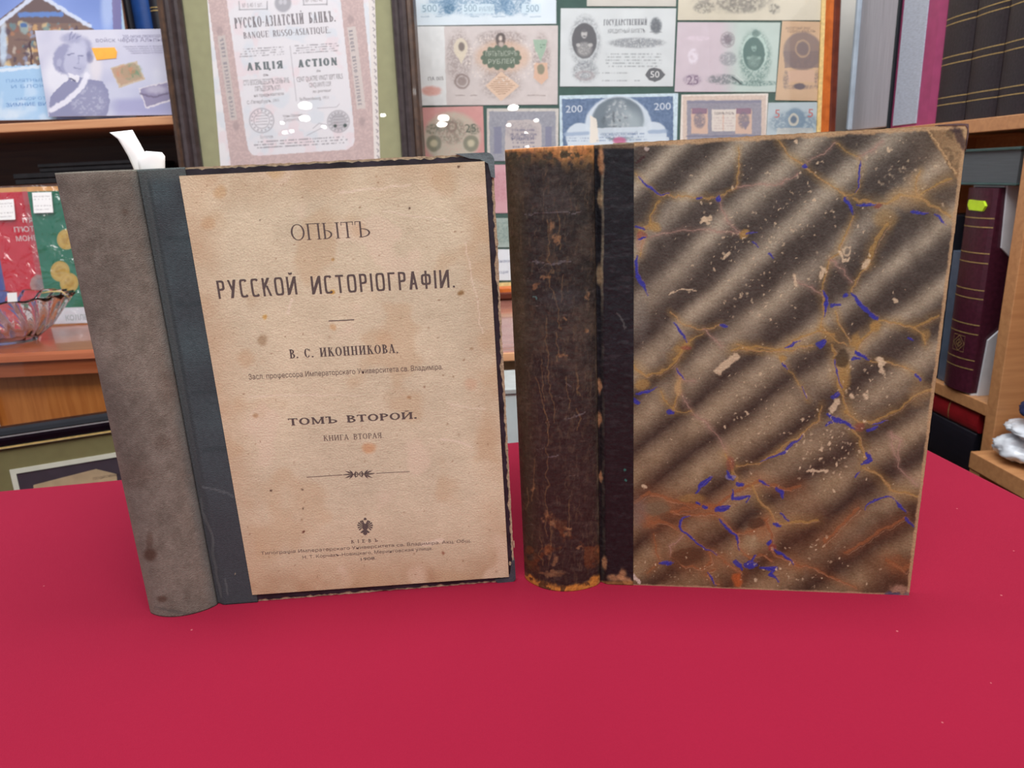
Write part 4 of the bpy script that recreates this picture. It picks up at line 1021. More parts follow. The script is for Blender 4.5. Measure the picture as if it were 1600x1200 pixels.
for cx, cy, r in ((614, 685, 19.5), (1050, 690, 17.5)):
    p = c4(cx, cy); cv.ell(*p, r, r, G1, .7, .06, hole=.93); cv.ell(*p, r * .66, r * .66, G1, .6, .08, hole=.9)
    for i in range(4): cv.line([(p[0] - r * .45, p[1] - 7 + i * 4.5), (p[0] + r * .45, p[1] - 8 + i * 4.5)], 1.6, G1, .45)
    for i in range(16):
        t = i / 16 * 2 * math.pi; cv.ell(p[0] + r * .8 * math.cos(t), p[1] + r * .8 * math.sin(t), 1.6, 1.6, G1, .5, .3)
cv.ell(*c4(1050, 690), 14, 15, (120, 118, 124), .35, .4); cv.ell(*c4(1032, 715), 2.5, 2.5, (60, 70, 66), .9, .3); cv.ell(*c4(1088, 713), 2.8, 2.8, (60, 74, 70), .9, .3)
cv.line([c4(905, 730), c4(940, 700), c4(985, 712), c4(870, 770)], .9, (130, 128, 136), .6); cv.line([c4(930, 615), c4(1040, 608), c4(1055, 590)], .9, (130, 128, 136), .6)
cv.ell(*c4(735, 18), 13, 14, (150, 150, 158), .75, .15); cv.ell(*c4(722, 12), 3, 4, (200, 200, 206), .8, .2); cv.ell(*c4(746, 12), 3, 4, (200, 200, 206), .8, .2)
for a, b in (((485, 8), (645, 55)), ((850, -18), (985, 28))):
    p, q = c4(*a), c4(*b)
    for s_, e_ in (((p[0], q[1]), (q[0], q[1] - 1)), ((p[0], p[1]), (p[0] + 1, q[1])), ((q[0], p[1]), (q[0], q[1]))): cv.line([s_, e_], 1.4, (126, 124, 130), .8)
for i in range(46):
    y = -30 + i * 6.2; x = 574 + y * .118 + 240 * 0; cv.line([(x + 4, y), (x + 6 + (i % 3), y + 2)], 1.1, (120, 112, 120), .0)
mb.cv(cv, M_print)
I1 = ink((128, 122, 126)); I2 = ink((158, 152, 156)); I3 = ink((110, 118, 120)); n1 = .0013
SB = dict(T=.16, t=.06, s=.05, w=.62, g=.10, sp=.6)
def C1(body, a, b, h, mt=I1, S=None): T2(mb, F1, n1, body, c4(*a), c4(*b), h, mt, S)
C1('РУССКО-АЗІАТСКІЙ БАНКЪ.', (462, 163), (1035, 122), 15, I1, SB)
C1('BANQUE RUSSO-ASIATIQUE.', (512, 220), (1005, 187), 9, I1, dict(SB, w=.8))
C1('АКЦІЯ', (532, 402), (735, 388), 11, I3, dict(T=.24, t=.14, s=.02, w=.9, g=.2)); C1('ACTION', (822, 384), (1045, 370), 11, I3, dict(T=.24, t=.14, s=.02, w=.8, g=.14))
C1('СТО ВОСЕМЬДЕСЯТЪ СЕМЬ РУБ.', (512, 486), (775, 470), 7, I1); C1('CENT QUATRE VINGT SEPT RBLS', (815, 466), (1075, 446), 7, I1)
C1('ПЯТЬДЕСЯТЪ КОП.', (578, 520), (725, 510), 6.5, I1); C1('CINQUANTE COP.', (885, 497), (1012, 488), 6.5, I1)
C1('на предъявителя', (572, 552), (740, 540), 4.5, I1); C1('au porteur', (905, 527), (1010, 520), 4.5, I1); C1('въ', (625, 434), (655, 432), 4, I1); C1('de', (925, 410), (950, 408), 4, I1)
C1('С.-Петербургъ, 1911', (532, 592), (712, 578), 4.5, I1); C1('St-Pétersbourg, 1911', (830, 572), (995, 562), 4.5, I1)
C1('№ 0.40 1 шт.', (505, 45), (620, 37), 6, I2); C1('№ 140740', (862, 15), (960, 8), 6, I2)
C1('Члены Правленія', (735, 668), (845, 660), 4, I1); C1('Директоръ', (740, 690), (850, 682), 4, I2); C1('Бухгалтеръ', (608, 787), (680, 782), 4, I2)
def V1(body, p0, p1, h, mt): T2(mb, F1, n1, body, p0, p1, h, mt, dict(SB, w=.5))
V1('РУССКО-АЗІАТСКІЙ БАНКЪ', c4(462, 668), c4(396, 215), 6.5, I2); V1('BANQUE RUSSO-ASIATIQUE', c4(1108, 170), c4(1162, 600), 6.5, I2)
# cut counterfoil edge with printed script
for i in range(26):
    x, y = c4(1212 + i * 4.0, i * 34); C = [F1.loc(x + dx, y + dy, n1) for dx, dy in ((6, 0), (10, 2), (11, 6), (7, 3))]
mb.build('certificate', cf)
Rc = fitrect(F1, cc, .0012); sw = .010
cv, mb = sheet(F1, (Rc[0] + Rc[1] * (Rc[3] / 2 + sw / 2 - .0004), Rc[1], Rc[2], sw, Rc[4]), .0009, (222, 216, 212), 1.2)
for i in range(40):
    k_ = 9 + i * 11; r_ = cv.X.shape[0]
    if k_ < r_:
        y = cv.Y[-1 - k_, -1]; x0 = cv.X[-1 - k_, -1]
        cv.line([(x0 - 4.5, y), (x0 - 1.5, y + 3), (x0 - 3.5 + (i % 3), y + 5)], 1.3, (110, 100, 112), .8)
mb.cv(cv, M_print); mb.build('counterfoil_strip', cf)

# ------------------------------------------------------------------ framed banknotes
F2 = Fr((0, 1.304, ZC), 0, 4.5)
bf = thing('framed_banknotes', 'old banknotes on green board in orange wooden frame, behind the right book', 'framed picture', F2)
a = F2.loc(1313, 0, .01)[0]; b_ = F2.loc(1291, 205, .01)[0]
uR2 = (a + b_) / 2 + .010; uL2 = -.40 + .245
uL2 = F2.loc(612, 100)[0]
vI = F2.loc(795, 441)[1]
print('F2', uL2, uR2, a, b_, 'v inner', vI, 'world R', F2.world([[uR2, .1, 0]]))
W_f2 = wood('orange_frame_wood', (170, 84, 30), (196, 104, 42), stretch=(6, 6, 6), rough=.3)
W_f2d = wood('dark_red_frame_wood', (84, 34, 18), (104, 46, 26), stretch=(6, 6, 6), rough=.35)
M_gold = mat('gilt_fillet', (206, 178, 116), rough=.4, var=.08, scale=200)
wf = max(.02, vI)
mb = MB()
moulding(mb, uL2, uR2, 0, .66, [(0, -.008), (0, .008), (wf * .12, .014), (wf * .38, .016), (wf * .46, .013), (wf * .66, .013), (wf * .8, .006), (wf, .005), (wf, .0005)],
         [W_f2d, W_f2d, W_f2d, W_f2d, W_f2, W_f2, M_gold, M_gold])
mb.box(uL2 + .002, uR2 - .002, .002, .658, -.008, -.004, W_f2d); mb.build('frame', bf)
M_green = mat('dark_green_board', (54, 84, 76), rough=.85, var=.05)
mb = MB(); mb.box(uL2 + .01, uR2 - .01, .01, .65, -.003, 0, M_green); mb.build('backing_board', bf)
mb = MB(); mb.box(uL2 + wf - .001, uR2 - wf + .001, wf - .001, .661 - wf, .0036, .0048, GLASS); mb.build('glass_pane', bf)
nn = [.0010]
def note(c, base, fn, label=None, res=1.45):
    nn[0] += .00002; n = nn[0]
    cv, mb = sheet(F2, c, n, base, res); cv.noise(20, .02, int(c[0][0]) % 97, 2)
    cv.warp(.8, 5, 7)
    fn(cv, mb, n + .00012)
    mb.cv(cv, M_print); o = mb.build('banknote', bf)
    if label: o['label'] = label
    return o
def orn(cv, pts, r, c, a=.5):
    """chain of engraved rosettes"""
    for i, (x, y) in enumerate(pts):
        cv.ell(x, y, r, r, c, a, .3, hole=.45); cv.ell(x, y, r * .35, r * .35, c, a, .4)
def engr(cv, x, y, rx, ry, c, a, seed, sc=2.2, lo=.42):
    d = np.hypot((cv.X - x) / rx, (cv.Y - y) / ry); cv.put((1 - sm(d, .7, 1.1)) * (.25 + .75 * sm(fbm(cv.X, cv.Y, sc * .85, seed, 3), lo - .04, lo + .2)), c, a * .8)
def n500(cv, mb, n):
    for x, rx in ((692, 26), (700, 12), (775, 20), (800, 22), (820, 10), (740, 60)): engr(cv, x, 2, rx, 24, (92, 128, 160), .75, x)
    cv.poly([(657, 6), (684, 6), (684, 21), (657, 21)], (204, 222, 232), .9); cv.poly([(722, 6), (772, 6), (772, 21), (722, 21)], (204, 222, 232), .9); cv.poly([(815, 6), (845, 6), (845, 21), (815, 21)], (204, 222, 232), .9)
    engr(cv, 702, 14, 9, 9, (70, 110, 140), .9, 5); engr(cv, 795, 12, 10, 14, (90, 130, 165), .8, 6)
    m_ = ink((140, 166, 184))
    for a, b, s in (((660, 19), (683, 18), '500'), ((725, 18), (745, 18), '500'), ((822, 19), (842, 18), '500')): T2(mb, F2, n, s, a, b, 10, m_)
    T2(mb, F2, n, 'РУБЛЕЙ', (749, 18), (771, 17), 6, m_)
    for a, b in ((658, 670), (680, 690), (735, 748), (770, 790), (828, 845)): cv.line([(a, 26), (b, 26)], 1.2, (110, 140, 165), .6)
def n5000(cv, mb, n):
    cv.poly([(694, 38), (900, 38), (900, 170), (698, 170)], (202, 194, 192)); cv.noise(6, .02, 8, 2)
    M1 = (128, 112, 108)
    engr(cv, 783, 60, 42, 14, M1, .6, 11); engr(cv, 783, 92, 46, 34, (170, 140, 120), .55, 12); engr(cv, 717, 90, 22, 46, M1, .55, 13); engr(cv, 846, 92, 16, 44, M1, .55, 14); engr(cv, 783, 132, 36, 26, M1, .45, 15)
    cv.ell(786, 88, 42, 24, (212, 178, 152), .55, .2); cv.ell(783, 90, 28, 17, (92, 108, 92), .95, .1)
    for i in range(14):
        t = i / 14 * 2 * math.pi; cv.ell(783 + 28 * math.cos(t), 90 + 16 * math.sin(t), 4, 4, (92, 108, 92), .95, .2)
    cv.ell(782, 62, 7.5, 11, (90, 80, 78), .9, .15); cv.ell(782, 60, 3, 4, (214, 200, 190), .9, .3); cv.ell(783, 69, 4, 4, (206, 190, 180), .8, .4)
    cv.poly([(783, 112), (812, 134), (783, 158), (758, 134)], (218, 190, 166), .9)
    for i in range(9): w = 20 - abs(i - 4) * 3.6; cv.line([(784 - w, 121 + i * 3.2), (784 + w, 120.7 + i * 3.2)], 1.1, (140, 110, 90), .7)
    cv.ell(720, 75, 11, 15, (214, 204, 184), .9, .12); cv.ell(721, 73, 5, 7, (110, 100, 98), .85, .3); cv.poly([(713, 85), (728, 85), (721, 100)], (214, 204, 184), .9)
    cv.ell(722, 127, 12, 12, M1, .7, .1, hole=.75); cv.ell(722, 127, 7, 7, M1, .6, .2)
    cv.poly([(833, 62), (855, 62), (852, 78), (845, 96), (836, 78)], (150, 180, 158), .85); cv.poly([(835, 98), (855, 98), (857, 122), (846, 132), (834, 122)], (214, 176, 150), .85); cv.ell(845, 108, 6, 8, (120, 124, 104), .8, .2)
    cv.rows(840, 852, 68, 76, 2, (80, 110, 96), .6)
    engr(cv, 674, 142, 18, 9, (216, 150, 138), .8, 19, 2, .3); cv.ell(674, 142, 13, 6, (214, 160, 148), .7, .2)
    for a, b in ((712, 726), (735, 745), (824, 836), (838, 852)): cv.line([(a, 149), (b, 149)], 1, M1, .8)
    for i in range(60):
        r_ = random.Random(i); t = r_.random() * 6.28; cv.ell(783 + (46 + r_.random() * 12) * math.cos(t), 92 + (30 + r_.random() * 10) * math.sin(t), 1.4, 1.4, (222, 212, 204), .7, .4)
    lm = ink((170, 180, 166)); T2(mb, F2, n, 'ПЯТЬТЫСЯЧЪ', (759, 88), (808, 87), 7, lm); T2(mb, F2, n, 'РУБЛЕЙ', (763, 100), (804, 99), 6.5, lm)
    T2(mb, F2, n, 'ПА 005', (669, 126), (693, 125), 5, ink((110, 106, 110)))
def portrait(cv, x, y, rx, ry, dk, lt):
    cv.ell(x, y, rx, ry, dk, .95, .06)
    cv.ell(x, y - ry * .38, rx * .24, ry * .24, lt, .8, .25); cv.ell(x, y - ry * .55, rx * .24, ry * .1, dk, .8, .4); cv.ell(x + rx * .02, y - ry * .26, rx * .13, ry * .05, dk, .7, .4)
    cv.ell(x, y + ry * .5, rx * .62, ry * .42, tuple(int(v * .8) for v in lt), .5, .25); engr(cv, x, y + ry * .45, rx * .6, ry * .38, lt, .7, int(x), 1.8, .5)
    cv.ell(x - rx * .5, y + ry * .25, rx * .18, ry * .1, lt, .7, .3); cv.ell(x + rx * .5, y + ry * .25, rx * .18, ry * .1, lt, .7, .3)
def n50(cv, mb, n):
    D = (112, 116, 122)
    engr(cv, 914, 65, 26, 44, D, .75, 31); engr(cv, 914, 112, 22, 18, D, .7, 32); cv.ell(913, 64, 21, 30, (206, 214, 216), .8, .08); portrait(cv, 913, 63.5, 19.5, 28, (88, 88, 92), (206, 206, 204))
    cv.ell(914, 118, 15, 8, (160, 150, 152), .6, .2, hole=.6)
    engr(cv, 995, 67, 47, 9, D, .75, 33, 1.8, .35); engr(cv, 1025, 40, 10, 14, (84, 90, 96), .9, 34, 1.5, .3); cv.ell(1025, 40, 7, 10, (96, 100, 106), .6, .4)
    for i in range(4): cv.line([(1025 - 9 + i * 2, 50 - i * 6), (1025 + 9 - i * 2, 50 - i * 6)], 1.4, (96, 100, 106), .5)
    cv.rows(945, 1035, 82, 106, 5, (130, 136, 140), .6, 0, 3); cv.rows(935, 990, 112, 116, 1, D, .5); cv.rows(940, 1000, 124, 128, 1, D, .6)
    cv.poly([(1008, 117), (1014, 108), (1022, 105), (1032, 108), (1040, 117), (1032, 125), (1022, 128), (1014, 125)], (92, 94, 98), .95)
    m_ = ink((116, 118, 124)); T2(mb, F2, n, 'ГОСУДАРСТВЕННЫЙ', (943, 40), (1011, 39), 9, m_, SB); T2(mb, F2, n, 'КРЕДИТНЫЙ БИЛЕТЪ', (950, 52), (1008, 51), 5.5, m_)
    T2(mb, F2, n, 'ПЯТЬДЕСЯТЪ РУБЛЕЙ', (955, 71), (1033, 70), 6, ink((150, 154, 158))); T2(mb, F2, n, '50', (1016, 121), (1030, 121), 9, ink((220, 222, 222)))
def n25(cv, mb, n):
    g = sm(cv.X, 1120, 1160)[..., None]; cv.C = col(200, 188, 196) * (1 - g) + col(184, 200, 194) * g; cv.noise(16, .02, 4)
    engr(cv, 1180, 90, 27, 46, (88, 118, 112), .8, 41); cv.ell(1179, 82, 20, 29, (190, 212, 204), .8, .1); portrait(cv, 1178, 84, 17, 26, (84, 112, 108), (150, 176, 168))
    engr(cv, 1180, 130, 40, 5, (76, 108, 104), .8, 42); engr(cv, 1137, 62, 11, 12, (110, 104, 112), .7, 43); cv.ell(1137, 62, 6, 7, (120, 110, 120), .7, .3); cv.ell(1137, 62, 11.5, 12.5, (140, 130, 136), .5, .1, hole=.85)
    engr(cv, 1138, 92, 15, 12, (130, 134, 140), .75, 44, 2.5, .3); engr(cv, 1130, 124, 28, 9, (90, 100, 104), .75, 45, 3); cv.line([(1144, 120), (1158, 131)], 2.4, (54, 66, 70), .8); cv.line([(1150, 118), (1162, 128)], 1.4, (214, 220, 216), .8)
    engr(cv, 1083, 88, 9, 14, (226, 220, 230), .9, 46, 4, .35); engr(cv, 1082, 125, 16, 10, (130, 112, 134), .7, 47, 2); engr(cv, 1090, 60, 22, 4, (224, 210, 222), .7, 48, 2)
    cv.ell(1181, 52, 6, 6, (90, 116, 112), .7, .3)
    T2(mb, F2, n, '25', (1073, 132), (1091, 132), 13, ink((132, 114, 134)))
def nbr(cv, mb, n):
    D = (122, 110, 112)
    cv.ell(1254, 80, 30, 30, D, .75, .08); cv.poly([(1224, 80), (1284, 80), (1282, 106), (1226, 106)], D, .7); engr(cv, 1254, 80, 30, 30, (150, 128, 116), .5, 51)
    cv.ell(1254, 76, 12, 14, (186, 160, 134), .85, .08); cv.ell(1254, 76, 10, 11, D, .85, .2); cv.poly([(1231, 110), (1273, 110), (1273, 128), (1231, 128)], (204, 172, 150), .95)
    engr(cv, 1228, 125, 5, 16, D, .8, 52); engr(cv, 1277, 125, 5, 16, D, .8, 53); cv.ell(1249, 135, 9, 5, (92, 88, 100), .85, .2)
    engr(cv, 1250, 136, 30, 4, D, .6, 54)
    T2(mb, F2, n, 'РАСЧЕТНЫЙ ЗНАК', (1228, 46), (1266, 46), 3.5, ink((130, 112, 104))); T2(mb, F2, n, 'ОДИН РУБЛЬ', (1230, 50.5), (1274, 50.5), 3.2, ink((130, 112, 104)))
def nred(cv, mb, n):
    cv.noise(5, .02, 3); cv.ell(706, 215, 44, 40, (186, 188, 170), .9, .12); engr(cv, 706, 205, 24, 22, (104, 106, 92), .75, 61, 2.6, .4); engr(cv, 706, 206, 46, 44, (204, 150, 142), .35, 65, 2)
    for x in (678, 736): cv.ell(x, 224, 12, 13, (120, 122, 104), .8, .15, hole=.35); cv.ell(x, 224, 6, 6, (196, 190, 160), .7, .3)
    cv.ell(706, 198, 8, 9, (130, 110, 100), .7, .2, hole=.6); engr(cv, 676, 202, 12, 9, (104, 106, 92), .8, 62); engr(cv, 740, 202, 12, 9, (104, 106, 92), .8, 63)
    T2(mb, F2, n, '25', (727, 207), (744, 206), 12, ink((98, 104, 92)))
def ngray(cv, mb, n):
    cv.poly([(764, 174), (868, 174), (869, 255), (766, 255)], (150, 152, 162)); cv.noise(2.4, .05, 71, 2)
    cv.poly([(790, 196), (794, 188), (840, 187), (846, 196), (847, 255), (788, 255)], (190, 182, 180)); engr(cv, 816, 205, 28, 18, (140, 136, 146), .6, 72); cv.poly([(772, 198), (784, 198), (784, 240), (772, 240)], (124, 126, 150), .8); cv.poly([(852, 198), (862, 198), (862, 240), (852, 240)], (124, 126, 150), .8)
    cv.rows(796, 840, 200, 246, 7, (118, 116, 134), .7, 0, 9)
    T2(mb, F2, n, 'РУБЛЕЙ', (800, 220), (834, 219), 7, ink((112, 112, 136)))
def n200(cv, mb, n):
    cv.poly([(878, 155), (1052, 150), (1052, 262), (880, 262)], (96, 118, 150)); cv.noise(3, .07, 81, 2)
    L = (206, 218, 228)
    cv.ell(966, 196, 52, 46, L, .95, .04); cv.ell(906, 214, 22, 22, L, .95, .06); cv.ell(1022, 212, 20, 22, L, .95, .06); cv.poly([(886, 216), (1046, 214), (1046, 262), (890, 262)], L, .9)
    cv.ell(966, 186, 40, 34, (104, 118, 128), .95, .06); cv.ell(980, 196, 26, 24, (168, 182, 188), .8, .5); engr(cv, 966, 182, 22, 28, (214, 220, 222), .8, 83, 5, .5); engr(cv, 962, 190, 24, 18, (72, 80, 88), .8, 84, 6, .55)
    cv.poly([(930, 200), (1010, 198), (1010, 214), (930, 216)], L, .85); cv.poly([(922, 180), (932, 186), (936, 222), (922, 224)], (228, 222, 210), .95)
    cv.line([(884, 210), (918, 208)], 6, (150, 170, 196), .8); cv.line([(1015, 206), (1040, 205)], 6, (150, 170, 196), .8)
    cv.rows(932, 1012, 208, 222, 3, (120, 140, 170), .7, -.02, 5); cv.ell(968, 220, 10, 6, (190, 90, 130), .8, .3); cv.rows(886, 920, 214, 222, 2, (120, 140, 170), .6)
    m_ = ink((204, 214, 226)); T2(mb, F2, n, '200', (884, 176), (910, 175), 10, m_); T2(mb, F2, n, '200', (1022, 172), (1048, 171), 10, m_)
    T2(mb, F2, n, 'ГОСУДАРСТВЕННЫЙ', (940, 213), (996, 211), 4.5, ink((110, 128, 160)))
def n1r(cv, mb, n):
    cv.poly([(1067, 150), (1197, 149), (1196, 240), (1067, 240)], (206, 188, 176)); cv.poly([(1073, 157), (1190, 156), (1189, 240), (1074, 240)], (146, 144, 156)); cv.noise(2.2, .04, 91, 2)
    for x in (1079, 1148): cv.poly([(x + 1, 170), (x + 27, 170), (x + 27, 209), (x + 1, 209)], (206, 176, 158)); cv.poly([(x + 2, 169), (x + 26, 169), (x + 26, 178), (x + 2, 178)], (140, 112, 130)); engr(cv, x + 14, 188, 10, 14, (112, 108, 124), .9, x, 2, .3)
    cv.poly([(1158, 190), (1172, 190), (1165, 203)], (130, 122, 138), .8)
    cv.poly([(1112, 171), (1150, 171), (1149, 205), (1112, 205)], (214, 206, 198)); cv.line([(1130, 180), (1130, 203)], 2, (206, 160, 140), .6); cv.rows(1114, 1148, 182, 203, 5, (180, 160, 160), .5); cv.line([(1073, 213), (1190, 212)], 2, (112, 112, 134), .8)
    cv.line([(1076, 160), (1188, 159)], 3, (124, 124, 146), .7)
    T2(mb, F2, n, 'ОДИНЪ РУБЛЬ', (1116, 179), (1147, 179), 3.6, ink((110, 96, 100)))
def n5(cv, mb, n):
    engr(cv, 1241, 192, 42, 20, (108, 130, 150), .8, 101, 3, .35); cv.ell(1242, 187, 16, 18, (120, 142, 160), .8, .15); cv.ell(1240, 187, 8, 10, (206, 200, 184), .9, .1); cv.ell(1240, 187, 5, 6, (90, 108, 130), .85, .3)
    cv.poly([(1215, 200), (1270, 200), (1272, 215), (1212, 215)], (206, 202, 190), .6)
    m_ = ink((186, 106, 104)); T2(mb, F2, n, '5', (1210, 184), (1218, 184), 12, m_); T2(mb, F2, n, '5', (1262, 183), (1270, 183), 12, m_)
def ntop(c, seed):
    def f(cv, mb, n): engr(cv, sum(p[0] for p in seed) / 2, seed[0][1], (seed[1][0] - seed[0][0]) / 2, 24, c, .7, 7, 4)
    return f
note([(646, -75), (868, -78), (870, 37), (644, 40)], (214, 226, 234), n500, 'white banknote printed in blue with the number 500')
note([(915, -105), (1056, -105), (1061, 10), (921, 9)], (196, 194, 186), lambda cv, mb, n: engr(cv, 985, -30, 50, 30, (120, 116, 110), .6, 3))
def n100(cv, mb, n):
    engr(cv, 1145, -14, 75, 36, (128, 124, 118), .75, 111, 5, .42); engr(cv, 1100, 12, 18, 10, (104, 102, 98), .7, 112, 3); engr(cv, 1160, 8, 36, 14, (110, 108, 104), .7, 113, 4); engr(cv, 1210, 14, 10, 9, (104, 102, 98), .8, 114, 3)
note([(1062, -95), (1299, -95), (1292, 32), (1061, 31)], (206, 200, 182), n100)
note([(641, 41), (870, 40), (873, 163), (648, 165)], (220, 222, 222), n5000, 'pinkish banknote with a green medallion and white margin')
note([(876, 13), (1056, 13), (1052, 135), (875, 135)], (204, 210, 212), n50, 'grey banknote with an oval portrait and the number 50')
note([(1059, 34), (1218, 36), (1213, 143), (1054, 144)], (200, 200, 200), n25, 'pink and pale green banknote with an oval portrait')
note([(1221, 33), (1293, 34), (1285, 158), (1213, 156)], (200, 170, 140), nbr, 'upright brown banknote with round emblem')
note([(650, 168), (754, 166), (758, 255), (655, 258)], (204, 150, 146), nred, 'red edged banknote with green ornament')
note([(760, 169), (872, 170), (873, 251), (762, 252)], (200, 196, 190), ngray)
note([(873, 150), (1058, 145), (1058, 262), (876, 264)], (196, 216, 226), n200, 'blue bond with an arched engraving and the number 200')
note([(1064, 148), (1199, 146), (1197, 234), (1063, 236)], (222, 214, 206), n1r)
note([(1200, 160), (1284, 160), (1279, 244), (1196, 246)], (178, 192, 198), n5, 'pale blue banknote with two red fives')
note([(690, 258), (845, 257), (843, 332), (692, 334)], (206, 160, 168), lambda cv, mb, n: engr(cv, 785, 292, 50, 26, (180, 120, 130), .5, 4))
note([(690, 342), (850, 340), (852, 386), (694, 387)], (170, 186, 180), lambda cv, mb, n: engr(cv, 785, 362, 40, 20, (110, 132, 126), .7, 6))
def ncard(cv, mb, n):
    T2(mb, F2, n, 'денежные знаки', (740, 411), (797, 410), 5, ink((120, 130, 160))); T2(mb, F2, n, 'коллекція', (752, 428), (794, 427), 4.5, ink((120, 130, 160)))
note([(700, 390), (880, 389), (880, 438), (702, 438)], (226, 232, 238), ncard)
note([(870, 268), (1040, 267), (1036, 372), (872, 374)], (206, 196, 180), lambda cv, mb, n: engr(cv, 955, 320, 60, 36, (130, 120, 110), .6, 8))
note([(1060, 262), (1240, 262), (1232, 368), (1056, 370)], (190, 200, 190), lambda cv, mb, n: engr(cv, 1145, 315, 66, 36, (110, 130, 120), .6, 9))

# lamps of the shop, mirrored as small white spots in the two glass panes
def mirror_lamp(fr, x, y, dist, rad, power):
    r = ray(x, y); r = r / np.linalg.norm(r); o = fr.o + fr.N * .006
    P = CAMP + r * (((o - CAMP) @ fr.N) / (r @ fr.N)); q = r - 2 * (r @ fr.N) * fr.N
    spot_bulb(tuple(P + q * dist), rad, tuple(P))
for x, y, rd_ in ((477, 165, .026), (476, 185, .020), (441, 192, .009), (506, 198, .009), (445, 207, .010), (456, 205, .009), (598, 180, .012)): mirror_lamp(F1, x, y, 2.8, rd_, 0)
for x, y, rd_ in ((802, 168, .022), (693, 184, .024), (690, 194, .021), (838, 188, .010), (795, 195, .010), (822, 207, .006), (824, 229, .008), (657, 167, .010)): mirror_lamp(F2, x, y, 2.8, rd_, 0)

# ------------------------------------------------------------------ picture leaning low at the left
P = on_y(165, 644, .95)
Pl = on_z(0, 668, P[2]); a3 = math.degrees(math.atan2(P[1] - Pl[1], P[0] - Pl[0])); l3 = 5.0; print('a3', a3)
vt = P[2] / math.cos(math.radians(l3))
back = np.array([-math.sin(math.radians(a3)), math.cos(math.radians(a3)), 0])
F3 = Fr(np.array([P[0], P[1], 0]) - back * math.sin(math.radians(l3)) * vt, a3, l3)
pf = thing('framed_banknote', 'framed tan paper in a glossy black frame with olive mat, leaning low behind the table', 'framed picture', F3)
M_bf = mat('black_lacquer', (18, 18, 26), rough=.12, var=.1, coat=.6); M_silver = mat('silver_line', (196, 196, 200), rough=.3, metal=.3, var=.05)
u0 = F3.loc(-95, 695)[0]; u1 = .24
hw = vt - F3.loc(120, 683)[1]
print('F3', u0, hw, vt, F3.world([[u0, vt, 0], [u1, vt, 0], [u0, 0, 0], [u1, 0, 0]]))
mb = MB(); moulding(mb, u0, u1, 0, vt, [(0, -.008), (0, .008), (hw * .12, .013), (hw * .3, .014), (hw * .36, .012), (hw * .42, .012), (hw * .55, .012), (hw * .8, .009), (hw * .88, .007), (hw * .97, .007), (hw, .006), (hw, .0)], [M_bf, M_bf, M_bf, M_bf, M_silver, M_bf, M_bf, M_bf, M_gold, M_silver, M_bf])
mb.box(u0 + .002, u1 - .002, .002, vt - .002, -.008, -.004, M_bf); mb.build('frame', pf)
mb = MB(); mb.box(u0 + hw * .9, u1 - hw * .9, hw * .9, vt - hw * .9, -.003, .001, mat('olive_mat_board_dark', (120, 114, 76), rough=.85, var=.03)); mb.build('mat_board', pf)
wl = F3.loc(15, 735, .002); wr = F3.loc(178, 707, .002)
bu0 = wl[0]; bv1 = (wl[1] + wr[1]) / 2; bu1 = u1 - (bu0 - u0); bv0 = bv1 - .18; w7 = .0065
M_bevel = mat('white_bevel', (214, 214, 200), rough=.8, var=.02)
mb = MB(); moulding(mb, bu0, bu1, bv0, bv1, [(0, .001), (0, .003), (w7, .003), (w7, .0016)], M_bevel)
mb.flat([(bu0 + w7, bv0 + w7), (bu1 - w7, bv0 + w7), (bu1 - w7, bv1 - w7), (bu0 + w7, bv1 - w7)], .0014, mat('dark_violet_card', (58, 50, 62), rough=.8)); mb.build('inner_mount', pf)
mb = MB(); q = [F3.loc(x, y, .002) for x, y in ((52, 758), (150, 733), (182, 741), (188, 790), (56, 800))]
mb.prism([tuple(p) for p in q][::-1], .0015, .0021, mat('tan_paper', (186, 162, 130), rough=.8)); T2(mb, F3, .0022, 'ГОСУДАРСТВЕННЫЙ', (146, 750), (186, 743), 4, ink((60, 52, 50))); mb.build('paper_note', pf)
mb = MB(); mb.box(u0 + hw, u1 - hw, hw, vt - hw, .0045, .0057, GLASS); mb.build('glass_pane', pf)

# white card fixed to the sideboard front at the far left
p0 = on_y(5, 668, YF + .027); p1 = on_y(-3, 622, YF + .027)
mb = MB(); mb.box(-.12, 0, -.001, 0, 0, p1[2] - p0[2], M_white); o = mb.build('paper_card'); o.location = (p0[0], YF + .0215, p0[2])
tag(o, 'white card edge on the sideboard front at the far left border', 'card')

